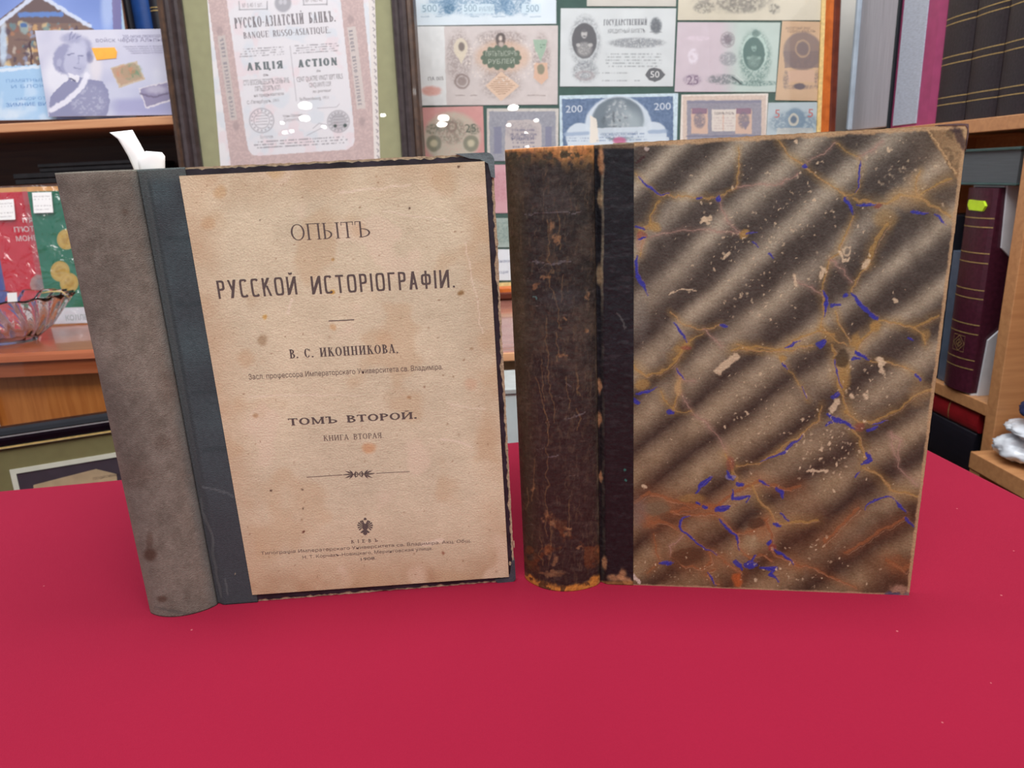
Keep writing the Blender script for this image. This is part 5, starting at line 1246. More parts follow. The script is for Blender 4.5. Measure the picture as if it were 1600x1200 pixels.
# ------------------------------------------------------------------ things on the left shelves
YS = 1.298
def booklet(name, fr, c, n, base, fn, label, cat, res=1.0, thick=.0012):
    cv, mb = sheet(fr, c, n, base, res, thick); fn(cv, mb, n + .00012); mb.cv(cv, M_gloss)
    return mb
M_gloss = pigment('glossy_print', rough=.25, grain=.02, spec=.5)
FP = Fr((-.62, YS, zs1 + .0010), 0, 3)
def portrait_sheet(cv, mb, n):
    g = sm(cv.Y, 60, 180)[..., None]; cv.C = col(206, 206, 222) * (1 - g) + col(186, 190, 214) * g
    cv.noise(40, .07, 3, 3, (1, 1, .6)); cv.ell(90, 120, 24, 30, (232, 232, 240), .8, .5); cv.ell(150, 105, 9, 26, (226, 220, 224), .7, .6)
    cv.put(sm(cv.Y, 150, 160) * sm(cv.X, 170, 190), (160, 160, 200), .55); cv.ell(220, 165, 50, 12, (150, 150, 190), .4, .5)
    cv.warp(1.6, 4, 5)
    D = (138, 140, 172); Dk = (110, 112, 146)
    cv.poly([(78, 152), (84, 144), (104, 126), (116, 118), (134, 122), (160, 128), (168, 140), (172, 160), (166, 182), (76, 186)], D, .95)
    engr(cv, 138, 158, 30, 26, (196, 198, 216), .7, 7, 4, .5); cv.put(0 * cv.X, Dk)
    cv.ell(103, 92, 20, 24, (150, 152, 184), .9, .12, rot=10); cv.ell(132, 78, 12, 18, (150, 152, 184), .8, .3); cv.ell(140, 90, 6, 9, Dk, .6, .4)
    cv.ell(118, 96, 18, 26, (186, 188, 212), .95, .12, rot=12); cv.ell(122, 74, 14, 14, (196, 198, 220), .8, .3); cv.ell(112, 60, 16, 8, (160, 162, 192), .8, .4); cv.line([(108, 62), (112, 50)], 2, D, .8); cv.line([(112, 60), (118, 52)], 2, D, .8); cv.line([(118, 60), (126, 56)], 2, D, .8)
    cv.line([(106, 86), (115, 84)], 2, Dk, .7); cv.line([(122, 87), (129, 87)], 2, Dk, .7); cv.line([(122, 88), (124, 98), (121, 100)], 1.6, (150, 152, 184), .7); cv.line([(116, 106), (126, 107)], 1.8, Dk, .6)
    cv.ell(93, 98, 4, 6, (176, 178, 204), .9, .3); cv.line([(92, 104), (96, 112)], 3, D, .5); cv.ell(126, 108, 8, 8, (160, 162, 192), .4, .6)
    cv.poly([(106, 114), (124, 118), (122, 128), (112, 126)], (232, 232, 240), .9); cv.line([(108, 122), (118, 127)], 2, (70, 70, 100), .9)
    cv.line([(80, 172), (104, 158), (126, 138), (136, 118)], 9, (228, 228, 240), .95); cv.line([(82, 176), (108, 162), (132, 138)], 1.4, D, .6)
    cv.poly([(172, 106), (214, 95), (227, 124), (186, 137)], (196, 180, 160)); cv.poly([(174, 108), (212, 98), (224, 122), (188, 134)], (180, 150, 128), .8); engr(cv, 206, 112, 18, 14, (90, 140, 110), .8, 9, 7, .5); engr(cv, 196, 112, 18, 12, (206, 130, 100), .7, 10, 7, .55)
    cv.poly([(216, 138), (262, 126), (270, 157), (228, 170)], (214, 210, 220)); cv.poly([(218, 139), (261, 129), (267, 155), (229, 167)], (146, 140, 170)); cv.ell(244, 140, 16, 6, (196, 192, 210), .7, .5)
    cv.line([(220, 147), (240, 152), (262, 146)], 3, (110, 100, 126), .7)
    i_ = ink((142, 140, 166)); T2(mb, FP, n, '200-летие перехода', (192, 60), (251, 58), 5, i_); T2(mb, FP, n, 'войск через Альпы', (150, 66), (253, 65), 6, i_)
    for k in range(4): T2(mb, FP, n, 'первые марки и блоки', (193 + k * 4, 74 + k * 3.4), (254, 73 + k * 3.4), 2.2, i_)
pb = thing('picture_card', 'lavender card with a printed bust portrait, front one on the upper left shelf', 'card', FP)
mb = booklet('x', FP, [(54, 46), (252, 47), (272, 177.6), (76, 184)], .0045, (200, 200, 220), portrait_sheet, '', '', 1.3, .0018); mb.build('card', pb)
mb = MB(); q = [FP.loc(x, y, .0048) for x, y in ((143, 75), (179, 74), (183, 81), (182, 91), (151, 94))]
mb.prism([tuple(p) for p in q][::-1], .0047, .0052, mat('orange_sticker', (244, 176, 74), rough=.35, var=.05)); mb.build('price_sticker', pb)['label'] = 'blank orange price sticker'
FH = Fr((-.72, YS + .008, zs1 + .0010), 0, 3)
def house(cv, mb, n):
    cv.C[:] = col(126, 148, 208); cv.noise(70, .08, 31, 2); cv.put(sm(cv.Y, -40, 60) * .5, (150, 170, 220), .6); cv.ell(168, 10, 10, 40, (190, 204, 232), .6, .5)
    cv.poly([(172, -60), (187, -60), (190, 50), (177, 50)], (120, 110, 150), .8); cv.poly([(188, -60), (210, -60), (210, 60), (191, 60)], (170, 196, 214), .9)
    cv.poly([(-40, 60), (56, -14), (150, 48), (140, 120), (0, 120), (-10, 60)], (112, 96, 96))
    cv.poly([(4, 36), (140, 36), (132, 108), (14, 108)], (130, 108, 100), .95)
    rnd = random.Random(5); cv.warp(2, 5, 9)
    for i in range(120):
        x = rnd.uniform(4, 135); y = rnd.uniform(36, 104); c = rnd.choice([(214, 172, 120), (150, 104, 92), (196, 186, 176), (106, 140, 150), (86, 74, 88), (220, 196, 150), (150, 160, 190), (178, 128, 100)])
        cv.ell(x, y, rnd.uniform(2, 6), rnd.uniform(2, 6), c, .7, .4)
    cv.ell(38, 44, 7, 9, (150, 170, 170), .85, .3); cv.ell(37, 40, 5, 3, (70, 100, 160), .8, .3); cv.line([(47, 66), (50, 104)], 3, (80, 60, 66), .8); cv.line([(22, 62), (60, 63)], 2.5, (110, 90, 90), .7)
    cv.line([(32, 23), (96, 22)], 8, (104, 140, 206), .9); cv.line([(-30, 60), (58, -10)], 7, (206, 216, 236), .95); cv.line([(58, -10), (140, 41)], 6, (206, 216, 236), .95)
    cv.poly([(-80, 108), (80, 100), (90, 200), (-80, 200)], (166, 200, 232)); cv.ell(5, 70, 6, 34, (196, 216, 236), .85, .4); cv.put(sm(cv.Y, 104, 112) * sm(fbm(cv.X, cv.Y, 24, 33), .5, .7), (200, 220, 240), .7); cv.line([(0, 110), (60, 104)], 5, (226, 234, 244), .8)
    cv.ell(10, 178, 30, 8, (216, 228, 240), .6, .5)
    i_ = ink((122, 160, 206)); T2(mb, FH, n, 'ПАМЯТНЫЕ МАРКИ', (10, 129), (110, 126), 4.5, i_); T2(mb, FH, n, 'И БЛОКИ', (18, 138), (80, 136), 4.5, i_); T2(mb, FH, n, 'НАБОР ОТКРЫТОК', (25, 157), (112, 154), 4, i_); T2(mb, FH, n, 'ЗИМНИЕ ВИДЫ', (10, 167), (92, 164), 5, ink((90, 130, 190)))
hb_ = thing('picture_folder', 'blue folder with a printed gabled house, behind the lavender card', 'folder', FH)
mb = booklet('x', FH, [(-78, -62), (188, -62), (206, 183), (-30, 190)], .0, (140, 160, 210), house, '', '', 1.0, .0025); mb.build('cover', hb_)

# shelf books behind the folders
def spine_book(name, fr, u0, u1, v0, h, depth, mt, label, cat='book', pages=None, bands=None, emblem=False, group=None, rnd_=.006, ribs=False, npos=0.0):
    o = Fr(fr.world([[(u0 + u1) / 2, v0, npos]])[0], 0); o.U, o.V, o.N = fr.U, fr.V, fr.N
    t = thing(name, label, cat, o, group); w = (u1 - u0) / 2
    mb = MB(); k = 10
    prof = [(-w + 2 * w * i / k, rnd_ * (math.sin(math.pi * i / k) ** .7 if 0 < i < k else 0) - rnd_) for i in range(k + 1)]
    pts = prof + [(w, -rnd_ - .004), (-w, -rnd_ - .004)]
    # extrude the rounded spine upwards
    nv = len(pts); V = [(a, 0, b) for a, b in pts] + [(a, h, b) for a, b in pts]
    mb.add(V, [[i, (i + 1) % nv, nv + (i + 1) % nv, nv + i] for i in range(nv)] + [list(range(nv))[::-1], list(range(nv, 2 * nv))], mt)
    if bands:
        for (vb, hh) in bands:
            for i in range(k):
                a, b = prof[i], prof[i + 1]; e = .0005
                mb.add([(a[0], vb, a[1] + e), (b[0], vb, b[1] + e), (b[0], vb + hh, b[1] + e), (a[0], vb + hh, a[1] + e)], [[0, 1, 2, 3]], M_foil)
            if ribs:
                pass
    mb.build('spine', t)
    cvb = MB(); cvb.box(-w, -w + .0025, 0, h, -depth, -rnd_ - .003, mt); cvb.box(w - .0025, w, 0, h, -depth, -rnd_ - .003, mt); cvb.build('cover', t, bevel=.0006)
    pg = MB(); pg.box(-w + .003, w - .003, .003, h - .003, -depth + .004, -rnd_ - .0045, pages or M_pg); pg.build('page_block', t)
    return t
M_foil = mat('gold_foil', (176, 150, 96), rough=.4, metal=.3, var=.15, scale=400)
M_pg = mat('pages', (206, 200, 188), rough=.8, var=.06, scale=40, stretch=(60, 1, 1))
FB = Fr((-.6, 1.36, zs1 + .0006), 0)
g = lambda x, y: FB.loc(x, y)[0]
spine_book('book', FB, g(196, 40), g(208, 40), 0, .24, .14, mat('black_binding', (26, 26, 34), rough=.4), 'thin black book standing behind the blue folder, left of the blue spine')
spine_book('book', FB, g(208, 40) + .0005, g(236, 40), 0, .25, .14, mat('deep_blue_binding', (28, 66, 128), rough=.35), 'deep blue book spine standing on the upper left shelf behind the cards')
spine_book('book', FB, g(236, 40) + .0005, g(256, 40), 0, .235, .14, mat('black_binding', (26, 26, 34)), 'black book with small gold marks beside the dark certificate frame', bands=[(FB.loc(245, 17)[1], .0016), (FB.loc(245, 12)[1], .0016)])

# album folders on the sideboard
FG = Fr(on_z(76, 509, ZC), 0, 4)
FG.o = FG.o + np.array([0, -.002, .0003])
M_film = clear('sleeve_film', .16, boost=4.0, bump=1.0, bscale=30)
M_kraft = mat('orange_card', (222, 160, 92), rough=.6, var=.04)
def folder(fr, c, label, fn, base, sticker, text, film, n0):
    t = thing('album_folder', label, 'folder', fr, 'coin album folders on the sideboard')
    R = fitrect(fr, c, 0); cen, d, e, w, h = R
    q = lambda m_, nn_: [tuple(cen + d * sx * (w / 2 + m_[0]) + e * sy * (h / 2 + m_[1])) for sx, sy in ((-1, -1), (1, -1), (1, 1), (-1, 1))]
    mb = MB(); mb.prism(q((0, .0075), 0), -.006 + n0, -.0015 + n0, M_kraft); mb.build('backing_card', t)
    cv, mb = sheet(fr, c, n0, base, 1.1, .001); fn(cv, mb, n0 + .00012); mb.cv(cv, M_gloss); mb.build('cover', t)
    P = rectgrid(fitrect(fr, film, 0), n0 + .003, 60, 60); P[..., 2] += .0018 * (1 - 3.2 * np.abs(fbm(P[..., 0] * 1000 + P[..., 1] * 400, P[..., 1] * 1000, 22, 5, 2) - .5))
    mb = MB(); mb.surf(P, M_film); mb.build('plastic_sleeve', t)
    q = [fr.loc(x, y, n0 + .005) for x, y in sticker]
    mb = MB(); mb.prism([tuple(p) for p in q], n0 + .0046, n0 + .0050, M_white)
    for k, y in enumerate((.22, .36, .68, .86)):
        a = q[3] * (1 - y) + q[0] * y; b = q[2] * (1 - y) + q[1] * y
        put_text(mb, text[k], a * .92 + b * .08, a * (.1 if k < 3 else .2) + b * (.9 if k < 3 else .8), .0016, n0 + .00505, I1)
    mb.build('price_sticker', t)
    return t
rc = [(-46, 300), (46, 299), (86, 505), (9, 509)]
rc = [(-86, 302), (44, 299), (86, 506), (-34, 510)]
rc = [(-22, 301), (60, 299), (98, 506), (22, 510)]
def redcov(cv, mb, n):
    cv.noise(26, .04, 3, 2); cv.ell(60, 444, 13, 15, (176, 156, 150), .9, .1); cv.ell(62, 444, 8, 9, (130, 120, 130), .6, .4)
    w_ = ink((236, 226, 226)); T2(mb, FR_, n, 'П\'ЯТЬ', (36, 348), (66, 347), 7, w_); T2(mb, FR_, n, 'П\'ЮТЕ', (23, 363), (62, 361), 7.5, w_); T2(mb, FR_, n, 'МОНЕТ', (26, 377), (66, 375), 7.5, w_)
FR_ = Fr(FG.o + np.array([0, .012, 0]), 0, 4)
folder(FR_, rc, 'red folder with white lettering in a clear sleeve, behind the glass bowl', redcov, (206, 42, 62), [(-2, 344), (24, 343), (21, 311), (-8, 313)], ('МОНЕТЫ', '2 + 1 + 5', '10 ГРН', '150-00 ГРН'), [(-24, 292), (58, 290), (100, 508), (20, 512)], 0)
def grcov(cv, mb, n):
    cv.noise(40, .04, 8, 2); G_ = (214, 178, 96)
    cv.poly([(60, 481), (140, 480), (150, 520), (60, 520)], (226, 228, 238), 1)
    for x, y, r in ((104, 374, 15), (94, 424, 15), (108, 442, 14.5)):
        cv.ell(x, y, r, r + 1, G_, .97, .04); cv.ell(x, y, r * .9, r * .95, (190, 150, 76), .6, .05, hole=.9); engr(cv, x, y, r * .6, r * .6, (170, 130, 60), .6, int(x), 5, .45)
    T2(mb, FG, n, 'КОЛЛЕКЦИЯ', (103.5, 501), (165, 498), 8, ink((146, 160, 160)))
folder(FG, [(43, 299), (136, 297), (170, 503), (78, 507)], 'green folder with gold coins printed on it, right beside the red folder', grcov, (28, 118, 92), [(53, 333), (83, 332), (80, 300), (50, 301)], ('МОНЕТЫ', '5 + 1 + 1', '10 ГРН', '150-00 ГРН'), [(36, 290), (138, 288), (174, 506), (72, 510)], .0005)
FBl = Fr(FG.o + np.array([0, .020, 0]), 0, 4)
q = fitrect(FBl, [(-100, 330), (6, 328), (28, 440 + 66), (-70, 510)], 0)
mb = MB(); mb.prism([tuple(q[0] + q[1] * sx * q[3] / 2 + q[2] * sy * q[4] / 2) for sx, sy in ((-1, -1), (1, -1), (1, 1), (-1, 1))], -.003, 0, mat('violet_blue_cover', (86, 96, 160), rough=.35))
tag(mb.build('booklet', None, frame=FBl), 'violet blue booklet just showing left of the red folder', 'booklet')

# cut glass bowl
bc0 = on_z(0, 541, ZC); cy = bc0[1] + .028
cx = on_y(-4, 500, cy)[0]
rimp = on_y(105, 459, cy); Rr = rimp[0] - cx; zr = rimp[2] - ZC
print('bowl', cx, cy, Rr, zr)
MG = bpy.data.materials.new('cut_glass'); MG.use_nodes = True; b = MG.node_tree.nodes['Principled BSDF']
b.inputs['Base Color'].default_value = (.97, .97, .96, 1); b.inputs['Transmission Weight'].default_value = 1; b.inputs['Roughness'].default_value = .02; b.inputs['IOR'].default_value = 1.5
_nt = MG.node_tree; _tc = N(_nt, 'ShaderNodeTexCoord'); _nz = N(_nt, 'ShaderNodeTexNoise', Scale=60.0); _bp = N(_nt, 'ShaderNodeBump', Strength=.08, Distance=.002)
_nt.links.new(_tc.outputs['Object'], _nz.inputs['Vector']); _nt.links.new(_nz.outputs[0], _bp.inputs['Height']); _nt.links.new(_bp.outputs[0], b.inputs['Normal'])
prof = [(0, 0), (.40, 0), (.46, .02), (.47, .06), (.54, .16), (.66, .34), (.78, .56), (.90, .80), (1.0, 1.0)]
inn = [(.965, .995), (.86, .80), (.73, .56), (.60, .34), (.46, .18), (.30, .11), (0, .10)]
mb = MB(); ns = 160; rows = []
def fine(p, k=4):
    out = []
    for a, b in zip(p[:-1], p[1:]): out += [(a[0] + (b[0] - a[0]) * i / k, a[1] + (b[1] - a[1]) * i / k) for i in range(k)]
    return out + [p[-1]]
pr = [(r, z, 1) for r, z in fine(prof)] + [(r, z, 0) for r, z in fine(inn)]
for r, z, outer in pr:
    row = []
    for j in range(ns):
        t = j / ns * 2 * math.pi; amp = (.075 * abs(math.sin(12 * t + 4.5 * z)) * sm(np.array(z), .05, .3) if outer else 0)
        sc = 1 + .02 * math.cos(18 * t + 11) * (z > .9)
        row.append((r * Rr * (1 + amp - .02) * math.cos(t), r * Rr * .6 * (1 + amp - .02) * math.sin(t), z * zr * (sc if z > .9 else 1)))
    rows.append(row)
V = [p for r in rows for p in r]; Fc = []
for i in range(len(rows) - 1):
    for j in range(ns): Fc.append([i * ns + j, i * ns + (j + 1) % ns, (i + 1) * ns + (j + 1) % ns, (i + 1) * ns + j])
mb.add(V, Fc, MG, smooth=True)
bowl = thing('glass_bowl', 'cut glass bowl with swirled ribs and a small white tag on the sideboard', 'bowl', loc=(cx, cy, ZC + .0003))
bo = mb.build('bowl', bowl)
bo.data.validate()
q = [on_y(x, y, cy - Rr * .53) for x, y in ((12, 472), (27, 471), (26, 457), (11, 458))]
mb = MB(); mb.add([tuple(p - np.array(bowl.location)) for p in q] + [tuple(p - np.array(bowl.location) + np.array([0, .0006, 0])) for p in q], [[0, 1, 2, 3], [7, 6, 5, 4], [0, 4, 5, 1], [1, 5, 6, 2], [2, 6, 7, 3], [3, 7, 4, 0]], M_white); mb.build('price_tag', bowl)
def tube(mb, pts, r, mt, k=8):
    pts = [np.array(p, float) for p in pts]; rows = []
    for i, p in enumerate(pts):
        d = pts[min(i + 1, len(pts) - 1)] - pts[max(i - 1, 0)]; d /= np.linalg.norm(d); a = np.cross(d, [0, 0, 1.0]); a /= np.linalg.norm(a); b = np.cross(d, a)
        rows.append([p + r * (a * math.cos(t) + b * math.sin(t)) for t in np.linspace(0, 2 * math.pi, k, endpoint=False)])
    V = [v for r_ in rows for v in r_]; n = len(rows)
    mb.add(V, [[i * k + j, i * k + (j + 1) % k, (i + 1) * k + (j + 1) % k, (i + 1) * k + j] for i in range(n - 1) for j in range(k)] + [list(range(k))[::-1], list(range((n - 1) * k, n * k))], mt, smooth=True)
mb = MB(); tube(mb, [on_y(66, 461, cy) + [0, 0, .003], on_y(80, 457.5, cy) + [0, 0, .002], on_y(97, 457.5, cy) + [0, 0, .002], on_y(108, 466, cy) + [0, 0, .001]], .0011, M_gold)
tag(mb.build('gold_stick'), 'thin gold coloured stick lying across the right rim of the glass bowl', 'stick')

# ------------------------------------------------------------------ bookcase on the right, seen along its front
FRt = Fr((.66, 1.0, T), -87)
L = lambda x, y, n=0.0: FRt.loc(x, y, n)
up = L(1532, 699)[0]; pw = .02
vS = L(1497, 189)[1]; vS0 = vS - .02
vL = L(1541, 631)[1]; vD = L(1540, 706, .012)[1]
uF = -.43; uN = .75; DEP = .27
print('right', 'post u', up, 'vS', vS, vS0, 'vL', vL, L(1462, 600), 'vD', vD)
rb = thing('bookcase', 'tall light wooden bookcase standing along the right side, full of albums', 'bookcase', FRt)
def rbx(name, u0, u1, v0, v1, n0, n1, mt=W_right, bevel=.001):
    mb = MB(); mb.box(u0, u1, v0, v1, n0, n1, mt); return mb.build(name, rb, bevel=bevel)
rbx('shelf', uF, uN, vS - .018, vS, -DEP, 0)
rbx('upright', up, up + pw, -T, vS - .0182, -DEP, -.0002)
rbx('upright', uF, uF + .018, -T, vS - .0182, -DEP, 0); rbx('upright', uN - .018, uN, -T, vS - .0182, -DEP, 0)
rbx('back_panel', uF, uN, -T, 1.0, -DEP - .008, -DEP - .0002, W_right)
rbx('shelf', uF + .0182, up - .0002, vL - .018, vL, -DEP, -.0005)
rbx('shelf', uF + .0182, up - .0002, vL - .018 - .188, vL - .018 - .1705, -DEP, -.0005)
# near lower unit with its own top
nl = thing('shelf_unit', 'low light wooden unit by the right edge with plastic bags on top', 'shelf unit', FRt)
def nbx(name, u0, u1, v0, v1, n0, n1, mt=W_right):
    mb = MB(); mb.box(u0, u1, v0, v1, n0, n1, mt); return mb.build(name, nl, bevel=.001)
nbx('top_board', up + pw + .0005, uN - .02, vD - .024, vD, -DEP + .002, .03)
nbx('side_panel', up + pw + .0005, up + pw + .0205, -T, vD - .0242, -DEP + .002, .028)
nbx('side_panel', uN - .04, uN - .02, -T, vD - .0242, -DEP + .002, .028)
# tall upper row
BD = mat('dark_album_leather', (36, 27, 33), rough=.45, var=.2, scale=300, bump=.3)
grp = 'tall dark albums with gold bands on the right shelf'
px_b = [1461, 1506, 1554]
ub = [L(x, 192, -.008)[0] for x in px_b]; ub.append(ub[2] + (ub[2] - ub[1])); ub.append(ub[3] + .05)
def bands(u, ref):
    out = []
    for y in ref: out.append((L(1475, y)[1] - vS, .0014))
    return out
bb = bands(0, (32, 41, 91, 102, 153, 164))
step = bb[0][0] - bb[2][0]
lab = ['dark album with gold bands, right beside the pink binder', 'dark album with gold bands, second from the pink binder', 'dark album with gold bands, third from the pink binder', 'dark album with gold bands at the right border of the photo']
for i in range(4):
    spine_book('album', FRt, ub[i] + .0006, ub[i + 1] - .0006, vS, .33, .24, BD, lab[i], 'album', bands=bb + [(bb[0][0] + step, .0014), (bb[1][0] + step, .0014)], group=grp, rnd_=.004, npos=-.004)
def binder(u0, u1, mc_, ms_, label, su0, su1, name='binder', fore=False):
    o = Fr(FRt.world([[(u0 + u1) / 2, vS, -.006]])[0], 0); o.U, o.V, o.N = FRt.U, FRt.V, FRt.N
    t = thing(name, label, 'binder', o); w = (u1 - u0) / 2; c = (u0 + u1) / 2; h = .32
    if fore:
        mb = MB(); mb.box(-w, -w + .003, 0, h, -.24, 0, mc_); mb.box(w - .005, w, 0, h, -.24, 0, mc_); mb.box(-w, w, 0, h, -.243, -.24, mc_); mb.build('cover', t, bevel=.001)
        mb = MB(); mb.box(-w + .004, w - .006, .004, h - .004, -.235, -.004, ms_); mb.build('page_block', t, bevel=.002)
        mb = MB(); mb.box(-w + .0035, -w + .012, .005, h - .01, -.22, .004, mat('clear_grey_sleeves', (176, 190, 204), rough=.3, var=.08, scale=30)); mb.build('sleeve_stack', t, bevel=.003)
    else:
        mb = MB(); k = 8; pts = [(-w + 2 * w * i / k, .005 * (math.sin(math.pi * i / k) ** .5 if 0 < i < k else 0) - .005) for i in range(k + 1)] + [(w, -.009), (-w, -.009)]
        nv = len(pts); mb.add([(a, 0, b) for a, b in pts] + [(a, h, b) for a, b in pts], [[i, (i + 1) % nv, nv + (i + 1) % nv, nv + i] for i in range(nv)] + [list(range(nv))[::-1], list(range(nv, 2 * nv))], mc_); mb.build('spine', t)
        mb = MB(); mb.box(-w, -w + .003, 0, h, -.24, -.0085, mc_); mb.box(w - .003, w, 0, h, -.24, -.0085, mc_); mb.build('cover', t)
        mb = MB(); mb.box(-w + .004, w - .004, .003, h - .003, -.235, -.0095, M_pg); mb.build('page_block', t)
        mb = MB(); mb.box(su0 - c, su1 - c, .004, h - .01, -.0005, .0012, ms_); mb.build('spine_label', t, bevel=.0005)['label'] = 'silvery white label strip'
M_pink = mat('pink_plastic', (160, 62, 106), rough=.4, var=.05); M_silv = mat('silvery_insert', (176, 186, 200), rough=.35, var=.10, scale=40, stretch=(3, 30, 3))
M_teal = mat('black_teal_cover', (22, 34, 40), rough=.45); M_grey = mat('grey_page_edges', (176, 174, 180), rough=.7, var=.08, scale=12, stretch=(60, 1, 1))
binder(L(1390, 198, -.009)[0], L(1459, 193, -.009)[0], M_pink, M_silv, 'bright pink binder with a silvery spine strip on the right shelf', L(1396, 190, -.006)[0], L(1432, 190, -.006)[0])
binder(L(1322, 206, -.006)[0], L(1390, 198, -.009)[0] - .0005, M_teal, M_grey, 'dark folder showing pale grey page edges, left of the pink binder', 0, 0, 'folder', True)

# maroon album in its white slipcase
M_mar = mat('maroon_leather', (66, 24, 40), rough=.35, var=.12, scale=200, bump=.2)
a0 = L(1474, 605, -.003)[0]; a1 = L(1514, 616, -.001)[0]; vt_ = L(1540, 291)[1]; hA_ = vt_ - vL - .006
def bandv(y, x): return (L(x, y)[1] - vL - .0035, .0013)
def c8(x, y): return (x / 2.222 + 1420, y / 2.222 + 240)
bs = []
for x, y in ((255, 225), (250, 256), (235, 345), (230, 378), (215, 470), (212, 500), (198, 588), (195, 620), (182, 708), (178, 738)):
    p = c8(x, y); bs.append(bandv(p[1], p[0]))
ma = spine_book('album', FRt, a0, a1, vL + .0035, hA_, .22, M_mar, 'maroon leather album with gold bands and green sticker, standing in a white slipcase', 'album', bands=bs, rnd_=.007, npos=.004)
mid = (a0 + a1) / 2
mb = MB()
def MA(pts, mt, n=.0015, thick=.0003):
    q = []
    for x, y in pts:
        u, v = L(*c8(x, y), n=.004); q.append((u - mid, v - vL - .0035))
    mb.prism(q[::-1], -.002, n, mt)
MA([(212, 160), (262, 165), (268, 182), (258, 200), (212, 195), (207, 178)], mat('neon_green_sticker', (190, 226, 40), rough=.4, var=.04)); mb.build('price_sticker', ma)['label'] = 'neon green price sticker'
mb = MB()
cq = L(*c8(176, 656), n=.004); cqx, cqy = cq[0] - mid, cq[1] - vL - .0035
def gl(pts, w=.0007):
    for (x0, y0), (x1, y1) in zip(pts[:-1], pts[1:]):
        d = np.array([x1 - x0, y1 - y0]); Ld = np.hypot(*d); nx, ny = -d[1] / Ld * w / 2, d[0] / Ld * w / 2
        mb.add([(cqx + x0 - nx, cqy + y0 - ny, .0012), (cqx + x1 - nx, cqy + y1 - ny, .0012), (cqx + x1 + nx, cqy + y1 + ny, .0012), (cqx + x0 + nx, cqy + y0 + ny, .0012)], [[0, 1, 2, 3]], M_foil)
s_ = .0115
gl([(-s_, -s_), (s_, -s_), (s_, s_), (-s_, s_), (-s_, -s_)], .0005); gl([(0, -s_), (s_, 0), (0, s_), (-s_, 0), (0, -s_)]); gl([(0, -s_ * .55), (s_ * .55, 0), (0, s_ * .55), (-s_ * .55, 0), (0, -s_ * .55)]); gl([(0, -s_ * .35), (0, s_ * .35)]); gl([(-s_ * .3, -s_ * .2), (s_ * .3, s_ * .2)])
mb.build('emblem', ma)['label'] = 'gold stamped diamond emblem'
sc = thing('slipcase', 'white slipcase with a V-shaped notch around the maroon album', 'slipcase', FRt)
M_sc = mat('white_slipcase_card', (214, 216, 220), rough=.5, var=.03)
tp = vL + hA_ + .0065
for uu_ in ((a0 - .0035, a0 - .0006), (a1 + .0006, a1 + .0035)):
    mb = MB(); nt_ = -.012
    mb.prism([(vL + .0003, nt_), (vL + .0003, -.232), (tp, -.232), (tp, nt_), (vL + (tp - vL) * .72, nt_ - .004), (vL + (tp - vL) * .5, nt_ - .075), (vL + (tp - vL) * .28, nt_ - .004)], uu_[0], uu_[1], M_sc, axis=0)
    mb.build('side_wall', sc)
mb = MB(); mb.box(a0 - .0006, a1 + .0006, vL + .0003, vL + .0028, -.232, -.004, M_sc); mb.build('bottom_wall', sc)
mb = MB(); mb.box(a0 - .0006, a1 + .0006, tp - .0022, tp, -.232, -.010, M_sc); mb.build('top_wall', sc)
ub_ = a1 + .0045
tb_ = thing('booklet', 'bright blue booklet squeezed between the white slipcase and wooden upright', 'booklet', FRt)
mb = MB(); mb.box(ub_, min(ub_ + .012, up - .0015), vL + .0003, vL + .19, -.24, -.055, mat('bright_blue_cover', (40, 110, 180), rough=.4)); mb.build('cover', tb_, bevel=.0005)
mb = MB(); mb.box(a0 - .03, a0 - .0055, vL + .0003, vL + .20, -.22, -.012, mat('slate_cover', (78, 90, 108), rough=.5)); tag(mb.build('booklet', None, bevel=.001, frame=FRt), 'slate grey booklet standing left of the slipcase, half hidden by the old book', 'booklet')
mb = MB(); mb.box(a0 - .085, a0 - .032, vL + .0003, vL + .25, -.24, -.012, mat('black_binding')if False else mat('black_binding', (26, 26, 34))); tag(mb.build('binder', None, bevel=.001, frame=FRt), 'black binder standing in the shadow behind the top right edge of the old book', 'binder')
# grey green volume lying on top of them
vt0 = tp + .0004; vt1 = L(1590, 229)[1]; ue = min(L(1588, 250)[0], up - .002)
gv = thing('album', 'grey green album lying flat on top of the white slipcase', 'album', FRt)
M_gg = mat('grey_green_cover', (58, 82, 80), rough=.5, var=.08); M_gp = mat('dark_grey_pages', (84, 90, 94), rough=.7, var=.08, scale=20, stretch=(1, 60, 1))
mb = MB(); mb.box(a0 - .16, ue, vt1 - .004, vt1, -.22, -.004, M_gg); mb.box(a0 - .16, ue, vt0, vt0 + .003, -.22, -.004, M_gg); mb.build('cover', gv, bevel=.001)
mb = MB(); mb.box(a0 - .157, ue - .003, vt0 + .0032, vt1 - .0042, -.215, -.007, M_gp); mb.build('page_block', gv)
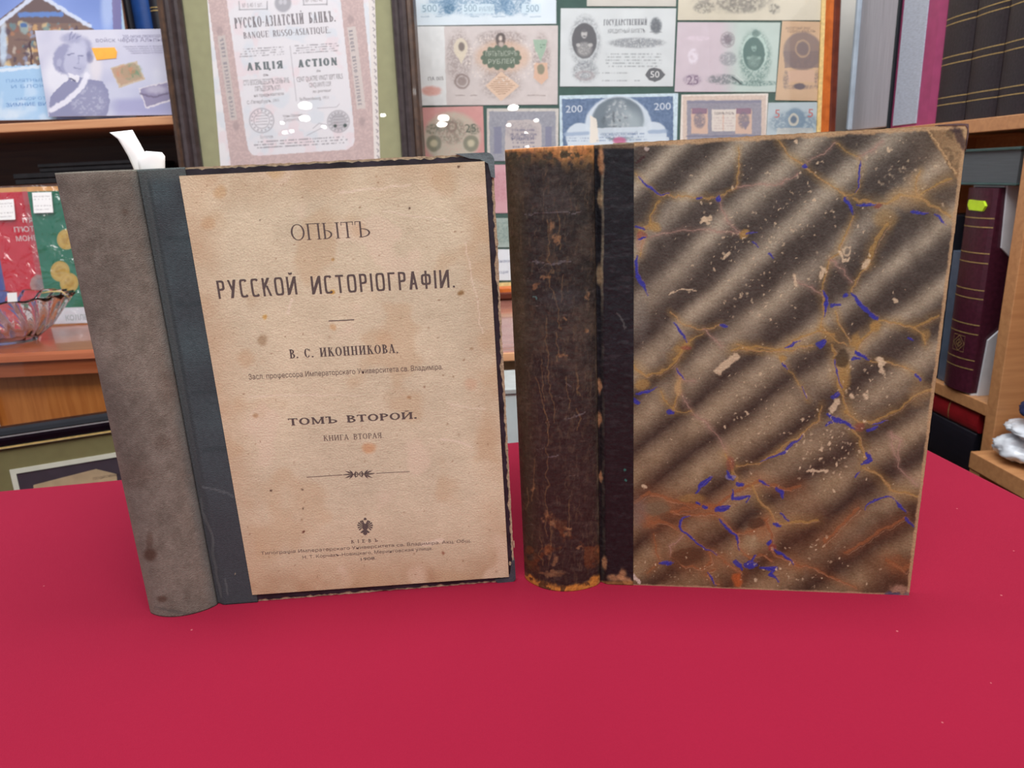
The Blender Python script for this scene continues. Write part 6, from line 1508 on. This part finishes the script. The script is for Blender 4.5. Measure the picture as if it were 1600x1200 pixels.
# volumes lying under the lower shelf
v2 = vL - .018 - .0005
vb = vL - .018 - .17
def lying(v0, v1, u1_, mt, label, band=None, hollow=False, nf=-.004):
    t = thing('album', label, 'album', FRt); u0_ = u1_ - .24
    mb = MB(); k = 8; h = (v1 - v0) / 2; c = (v0 + v1) / 2
    pts = [(c - h * math.cos(math.pi * i / k), nf - .006 + .006 * math.sin(math.pi * i / k) ** .6 if 0 < i < k else nf - .006) for i in range(k + 1)] + [(v1, nf - .01), (v0, nf - .01)]
    nv = len(pts); mb.add([(u0_, a, b) for a, b in pts] + [(u1_, a, b) for a, b in pts], [[i, (i + 1) % nv, nv + (i + 1) % nv, nv + i][::-1] for i in range(nv)] + [list(range(nv)), list(range(nv, 2 * nv))[::-1]], mt)
    if band is not None:
        for bu in band:
            for i in range(1, k - 1):
                a, b = pts[i], pts[i + 1]; mb.add([(bu, a[0], a[1] + .0005), (bu + .0016, a[0], a[1] + .0005), (bu + .0016, b[0], b[1] + .0005), (bu, b[0], b[1] + .0005)], [[0, 1, 2, 3]], M_foil)
    mb.build('spine', t)
    mb = MB(); mb.box(u0_, u1_, v0, v0 + .003, -.2, nf - .008, mt); mb.box(u0_, u1_, v1 - .003, v1, -.2, nf - .008, mt); mb.build('cover', t)
    mb = MB(); mb.box(u0_ + .003, u1_ - .008, v0 + .0032, v1 - .0032, -.195, nf - .011, M_blackp); mb.build('page_block', t)
M_blackp = mat('black_pages', (24, 22, 26), rough=.7)
r1 = L(1524, 655)[0]; vr0 = L(1524, 680)[1]; vr1 = L(1524, 640)[1]
M_red = mat('deep_red_cover', (140, 26, 34), rough=.35, var=.08)
hb2 = (vr0 - vb) / 2
lying(vr0, min(vr1, v2 - .002), r1, M_red, 'deep red album lying on top of the dark blue ones', [L(1478, 640)[0]])
M_navy = mat('navy_cover', (24, 30, 62), rough=.4); M_bk2 = mat('near_black_cover', (24, 24, 34), rough=.4)
lying(vb + hb2 + .0004, vr0 - .0004, r1 - .002, M_bk2, 'near black album lying directly under the deep red one')
lying(vb + .0006, vb + hb2, r1 + .006, M_navy, 'navy album with gold lines lying lowest under the red one', [L(1506, 712)[0], L(1513, 716)[0]])
# things on the near unit
def blob(name, c, r, seed, mt, label, cat, sq=1.0, lump=.25):
    bm = []; mb = MB(); nu, nv = 40, 24
    th_ = np.linspace(0, 2 * np.pi, nu); ph_ = np.linspace(-np.pi / 2, np.pi / 2, nv)
    TH, PH = np.meshgrid(th_, ph_); R0 = 1 + lump * (fbm(np.cos(TH) * 3 + 5, np.sin(TH) * 3 + PH * 2.2 + 5, .9, seed, 3) - .5) * 2 * np.cos(PH)
    P_ = np.stack([c[0] + r[0] * R0 * np.cos(TH) * np.cos(PH), c[1] + r[1] * np.maximum(R0 * np.sin(PH), -.97), c[2] + r[2] * R0 * np.sin(TH) * np.cos(PH)], -1)
    mb.surf(P_, mt, flip=True); return tag(mb.build(name, None, frame=FRt), label, cat)
q = L(1582, 690, -.03); M_bag = mat('white_plastic_bag', (224, 230, 238), rough=.18, var=.05, scale=50, bump=.8, bscale=70)
ul_ = up + pw + .003
blob('plastic_bag', (ul_ + .034 * 1.3, vD + .0195, -.006), (.034, .018, .028), 5, M_bag, 'crumpled white plastic bag on the low wooden unit at the right edge', 'bag', lump=.35)
blob('plastic_bag', (ul_ + .048 * 1.28, vD + .0485, -.012), (.048, .009, .03), 9, M_bag, 'flatter translucent white bag lying over the crumpled one', 'bag', lump=.3)
blob('cloth_pouch', (ul_ + .034 * 1.2 + .022, vD + .077, -.02), (.034, .017, .03), 13, mat('navy_fabric', (22, 34, 78), rough=.8), 'navy blue pouch on top of the white plastic bags at the right edge', 'pouch', lump=.2)
